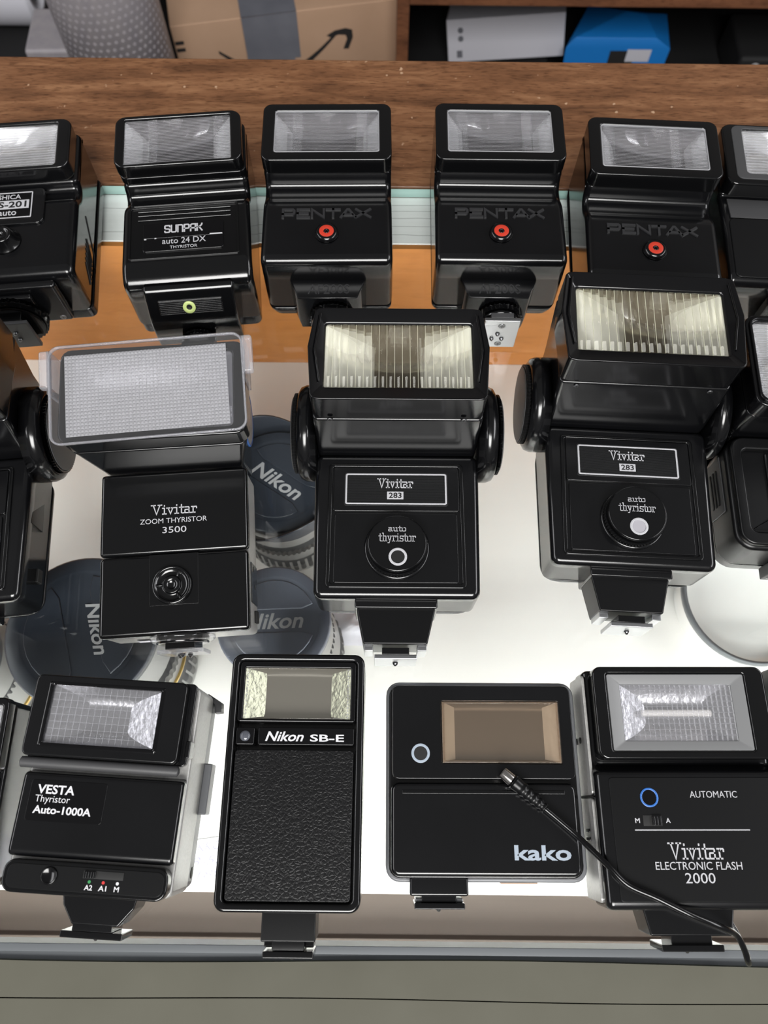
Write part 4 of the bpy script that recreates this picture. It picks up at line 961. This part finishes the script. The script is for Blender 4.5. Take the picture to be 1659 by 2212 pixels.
part('rim', G().lathe((0, 0, 0), [(43.2, 20), (46, 20), (46, 24), (43.4, 24.6), (43.2, 20)], 'z', 64, caps=False), RIMG, r)
r = thing('filter_ring', 'small grey round filter under glass below the pale-holed dial flash', 'filter', (181, 168, -139.9))
part('ring_rim', G().lathe((0, 0, 0), [(22, .1), (26, .1), (26, 9), (23, 9), (22, .1)], 'z', 48, caps=False), RIMG, r)
part('filter_glass', G().lathe((0, 0, 4), [(22.6, 0), (22.6, 1.4)], 'z', 48), GLASS, r)
r = thing('crumpled_tissue', 'crumpled white tissue under glass beside the level-lettered lens', 'tissue', (-20, 118, -139.8))
gg = G(); n = 9
for j in range(n):
    for i in range(n): gg.v.append((-17 + 34 * i / (n - 1), -12 + 24 * j / (n - 1), .4 + random.random() * 9 * (1 - abs(i - 4) / 5) * (1 - abs(j - 4) / 5)))
for j in range(n - 1):
    for i in range(n - 1): a_ = j * n + i; gg.f.append([a_, a_ + 1, a_ + n + 1, a_ + n])
o = part('sheet', gg, PAPER, r, wn=False); sm = o.modifiers.new('thick', 'SOLIDIFY'); sm.thickness = .0004

# ------------------------------------------------------------------ the room behind the counter
def struct(name, g, mat):
    o = part(name, g, mat, None, smooth=False); o['kind'] = 'structure'; return o
struct('floor', G().box(-3000, 3000, -2500, 2000, -970, -950), FLOORM)
struct('wall_back', G().box(-3000, 3000, 1700, 1760, -950, 1950), WALLM)
bc = thing('shelf_unit', 'dark brown wooden shelf unit behind the counter holding boxes', 'shelf', (0, 1300, -950))
def shelf(x0, x1, y0, y1, z0, z1, name): return part(name, G().box(x0, x1, y0 - 1300, y1 - 1300, z0 + 950, z1 + 950, 1, 1), SHELFWOOD, bc)
part('low_board', G().box(-900, 900, -370, 390, 270, 290), DARKBOX, bc)  # near-black colour holds the shade inside the brown shelf
shelf(12, 31, 1150, 1680, -660, 400, 'upright')
shelf(31, 880, 1150, 1680, -423, -403, 'shelf_board')
shelf(-900, -880, 1150, 1680, -660, 400, 'upright'); shelf(880, 900, 1150, 1680, -660, 400, 'upright')
shelf(-880, 12, 1150, 1680, 60, 80, 'shelf_board')
part('back_board', G().box(-900, 900, 380, 392, 0, 1350), DARKBOX, bc)  # shade at the back of the shelf, put into the board colour
shelf(-900, 900, 940, 960, -950, -681, 'front_board')
# cardboard parcel with grey tape and a printed smile arrow
r = thing('cardboard_box', 'brown cardboard box with grey tape and black smile arrow behind the counter', 'box', (-347, 1152, -659.8), 11)
Wb, Db, Hb = 372, 300, 197
part('carton', G().box(0, Wb, 0, Db, 0, Hb, 1.5, 2), CARD, r)
part('flap_edge', G().box(2, Wb - 2, Db / 2 - 1, Db / 2 + 1, Hb, Hb + .8), DARKINK, r)
tp = part('tape', G().box(113, 202, -.9, -.1, 118, Hb), TAPE, r)
part('tape_tail', G().box(146, 192, -.9, -.1, 70, 117.8), TAPE, tp)
part('tape_top', G().box(113, 202, 0, Db * .8, Hb + .1, Hb + .9), TAPE, tp)
def face(g): return g.xf(Matrix.Translation((0, -.2, 0)) @ Matrix.Rotation(R(90), 4, 'X'))
arc = []
for k in range(25):
    t = k / 24; x = 68 + 195 * t; arc.append((x, 150 - 62 * math.sin(math.pi * min(1, t * .93 + .03)) + 8 * t))
gg = G()
up_, dn_ = [], []
for k, (x, y) in enumerate(arc):
    t = k / 24; w = 1.5 + 10 * math.sin(math.pi * min(1, .12 + t * .75)); up_.append((x, y + w * .5)); dn_.append((x, y - w * .5))
gg.prz(dn_ + list(reversed(up_)), 0, .3)
part('smile_arrow', face(gg), DARKINK, r, smooth=False)
gg = G().prz([(x + 12, y - 20) for x, y in [(236, 170), (250, 177), (268, 179), (279, 175), (280, 162), (272, 142), (263, 143), (270, 160), (268, 167), (256, 169), (242, 166)]], 0, .3)
part('arrow_head', face(gg), DARKINK, r, smooth=False)
for zz in (165, 153): part('side_mark', face(G().box(2, 16, zz, zz + 6, 0, .3)), DARKINK, r, smooth=False)
# bubble wrap roll
r = thing('bubble_wrap_roll', 'tall grey-white bubble wrap roll standing beside the cardboard box', 'roll', (-408, 1076, -659.8))
part('roll', G().lathe((0, 0, 0), [(76, 0), (76, 420), (60, 421), (58, 410), (20, 410)], 'z', 64), BUBBLE, r)
gg = G()
for j in range(14, 40):
    for k in range(24):
        a_ = R(180 + 180 * (k + .5 * (j % 2)) / 24)
        nx, ny = math.cos(a_), math.sin(a_); tx, ty = -ny, nx; z = j * 10.4; q = len(gg.v)
        for u, w_, hh in ((-3.4, 0, 0), (0, -3.4, 0), (3.4, 0, 0), (0, 3.4, 0), (0, 0, .3)):
            gg.v.append(((75.9 + hh) * nx + u * tx, (75.9 + hh) * ny + u * ty, z + w_))
        gg.f += [[q, q + 1, q + 4], [q + 1, q + 2, q + 4], [q + 2, q + 3, q + 4], [q + 3, q, q + 4]]
bb = part('bubbles', gg, BUBBLE, r, wn=False); bb['kind'] = 'stuff'
r = thing('wrapped_packet', 'small packet in fine bubble wrap left of the bubble wrap roll', 'packet', (-540, 1150, -659.8), 2)
part('packet', G().box(-36, 42, -40, 60, 0, 186, 6, 3), BUBBLE, r)
gg = G()
for j in range(19):
    for k in range(8):
        x, z = -31 + k * 9.2, 8 + j * 9.2; q = len(gg.v)
        gg.v += [(x - 3.6, -40, z), (x, -40, z - 3.6), (x + 3.6, -40, z), (x, -40, z + 3.6), (x, -41.4, z)]
        gg.f += [[q, q + 1, q + 4], [q + 1, q + 2, q + 4], [q + 2, q + 3, q + 4], [q + 3, q, q + 4]]
bb = part('bubbles', gg, BUBBLE, r, wn=False); bb['kind'] = 'stuff'
r = thing('dark_box', 'black box under the white roll at top left corner', 'box', (-690, 1330, -659.8))
part('carton', G().box(-110, 120, -130, 130, 0, 58, 2, 2), DARKBOX, r); part('lid', G().box(-112, 122, -132, 132, 58.2, 68, 2, 2), DARKBOX, r)
r = thing('paper_roll', 'white paper roll lying on a black box at top left corner', 'roll', (-745, 1345, -591.6))
part('sheet_roll', G().lathe((-120, 0, 62), [(20, 0), (61, 0), (61, 242), (20, 242), (20, 0)], 'x', 48, caps=False), WHITEBOX, r)
part('core', G().lathe((-119, 0, 62), [(19.8, 0), (19.8, 240)], 'x', 24), CARD, r)
r = thing('foam_block', 'dark speckled foam block behind the cardboard box', 'foam', (-250, 1590, -659.8), 5)
part('block', G().box(-120, 130, -70, 70, 0, 330, 8, 3), principled('speckled_foam', (.03, .03, .032), .8, vary=(300, (.07, .07, .075))), r); part('band', G().box(-121, 131, -71, 71, 120, 126, 1, 1), DARKINK, r)
# white carton and blue carton on the right
r = thing('white_carton', 'white carton leaning in the dark shelf left of the blue carton', 'box', (205, 1310, -659.8), -6)
Mw = Matrix.Translation((0, 0, 40)) @ Matrix.Rotation(R(-9), 4, 'Y') @ Matrix.Rotation(R(-14), 4, 'X')
part('carton', G().box(-95, 115, -10, 170, -10, 62, 1.5, 2).xf(Mw), WHITEBOX, r)
part('support', G().box(-80, 90, 10, 140, 0, 26, 1, 1), DARKBOX, r)
part('print_mark', G().lathe((-70, -10.3, 44), [(5, 0), (5, -.3)], 'y', 20).lathe((-70, -10.3, 30), [(5, 0), (5, -.3)], 'y', 20).box(-78, -68, -10.6, -10.2, -2, 10).xf(Mw), TAPE, r)
r = thing('blue_carton', 'bright blue carton with dark sticker and white label in the dark shelf', 'box', (400, 1252, -659.8))
part('carton', G().loft([[(-84, 0, 0), (92, 0, 0), (100, 90, 0), (-40, 110, 0)], [(-90, 0, 92), (94, 0, 92), (100, 90, 92), (-40, 110, 92)], [(-76, 6, 108), (66, 6, 108), (52, 62, 112), (20, 68, 112)]], 1, 1), BLUEBOX, r)
part('sticker', G().box(-10, 34, -.8, -.1, 58, 88), DARKINK, r); part('white_label', G().box(20, 62, -.9, -.2, 68, 91), WHITEBOX, r)
r = thing('dark_gadget', 'black gadget with small white marks at far right of dark shelf', 'gadget', (690, 1290, -659.8))
part('casing', G().box(-60, 90, -30, 90, 0, 70, 8, 3), DARKBOX, r); part('white_mark', G().lathe((-30, -30.2, 52), [(4, 0), (9, 0), (9, -.6), (4, -.6), (4, 0)], 'y', 20, False), WHITEP, r)
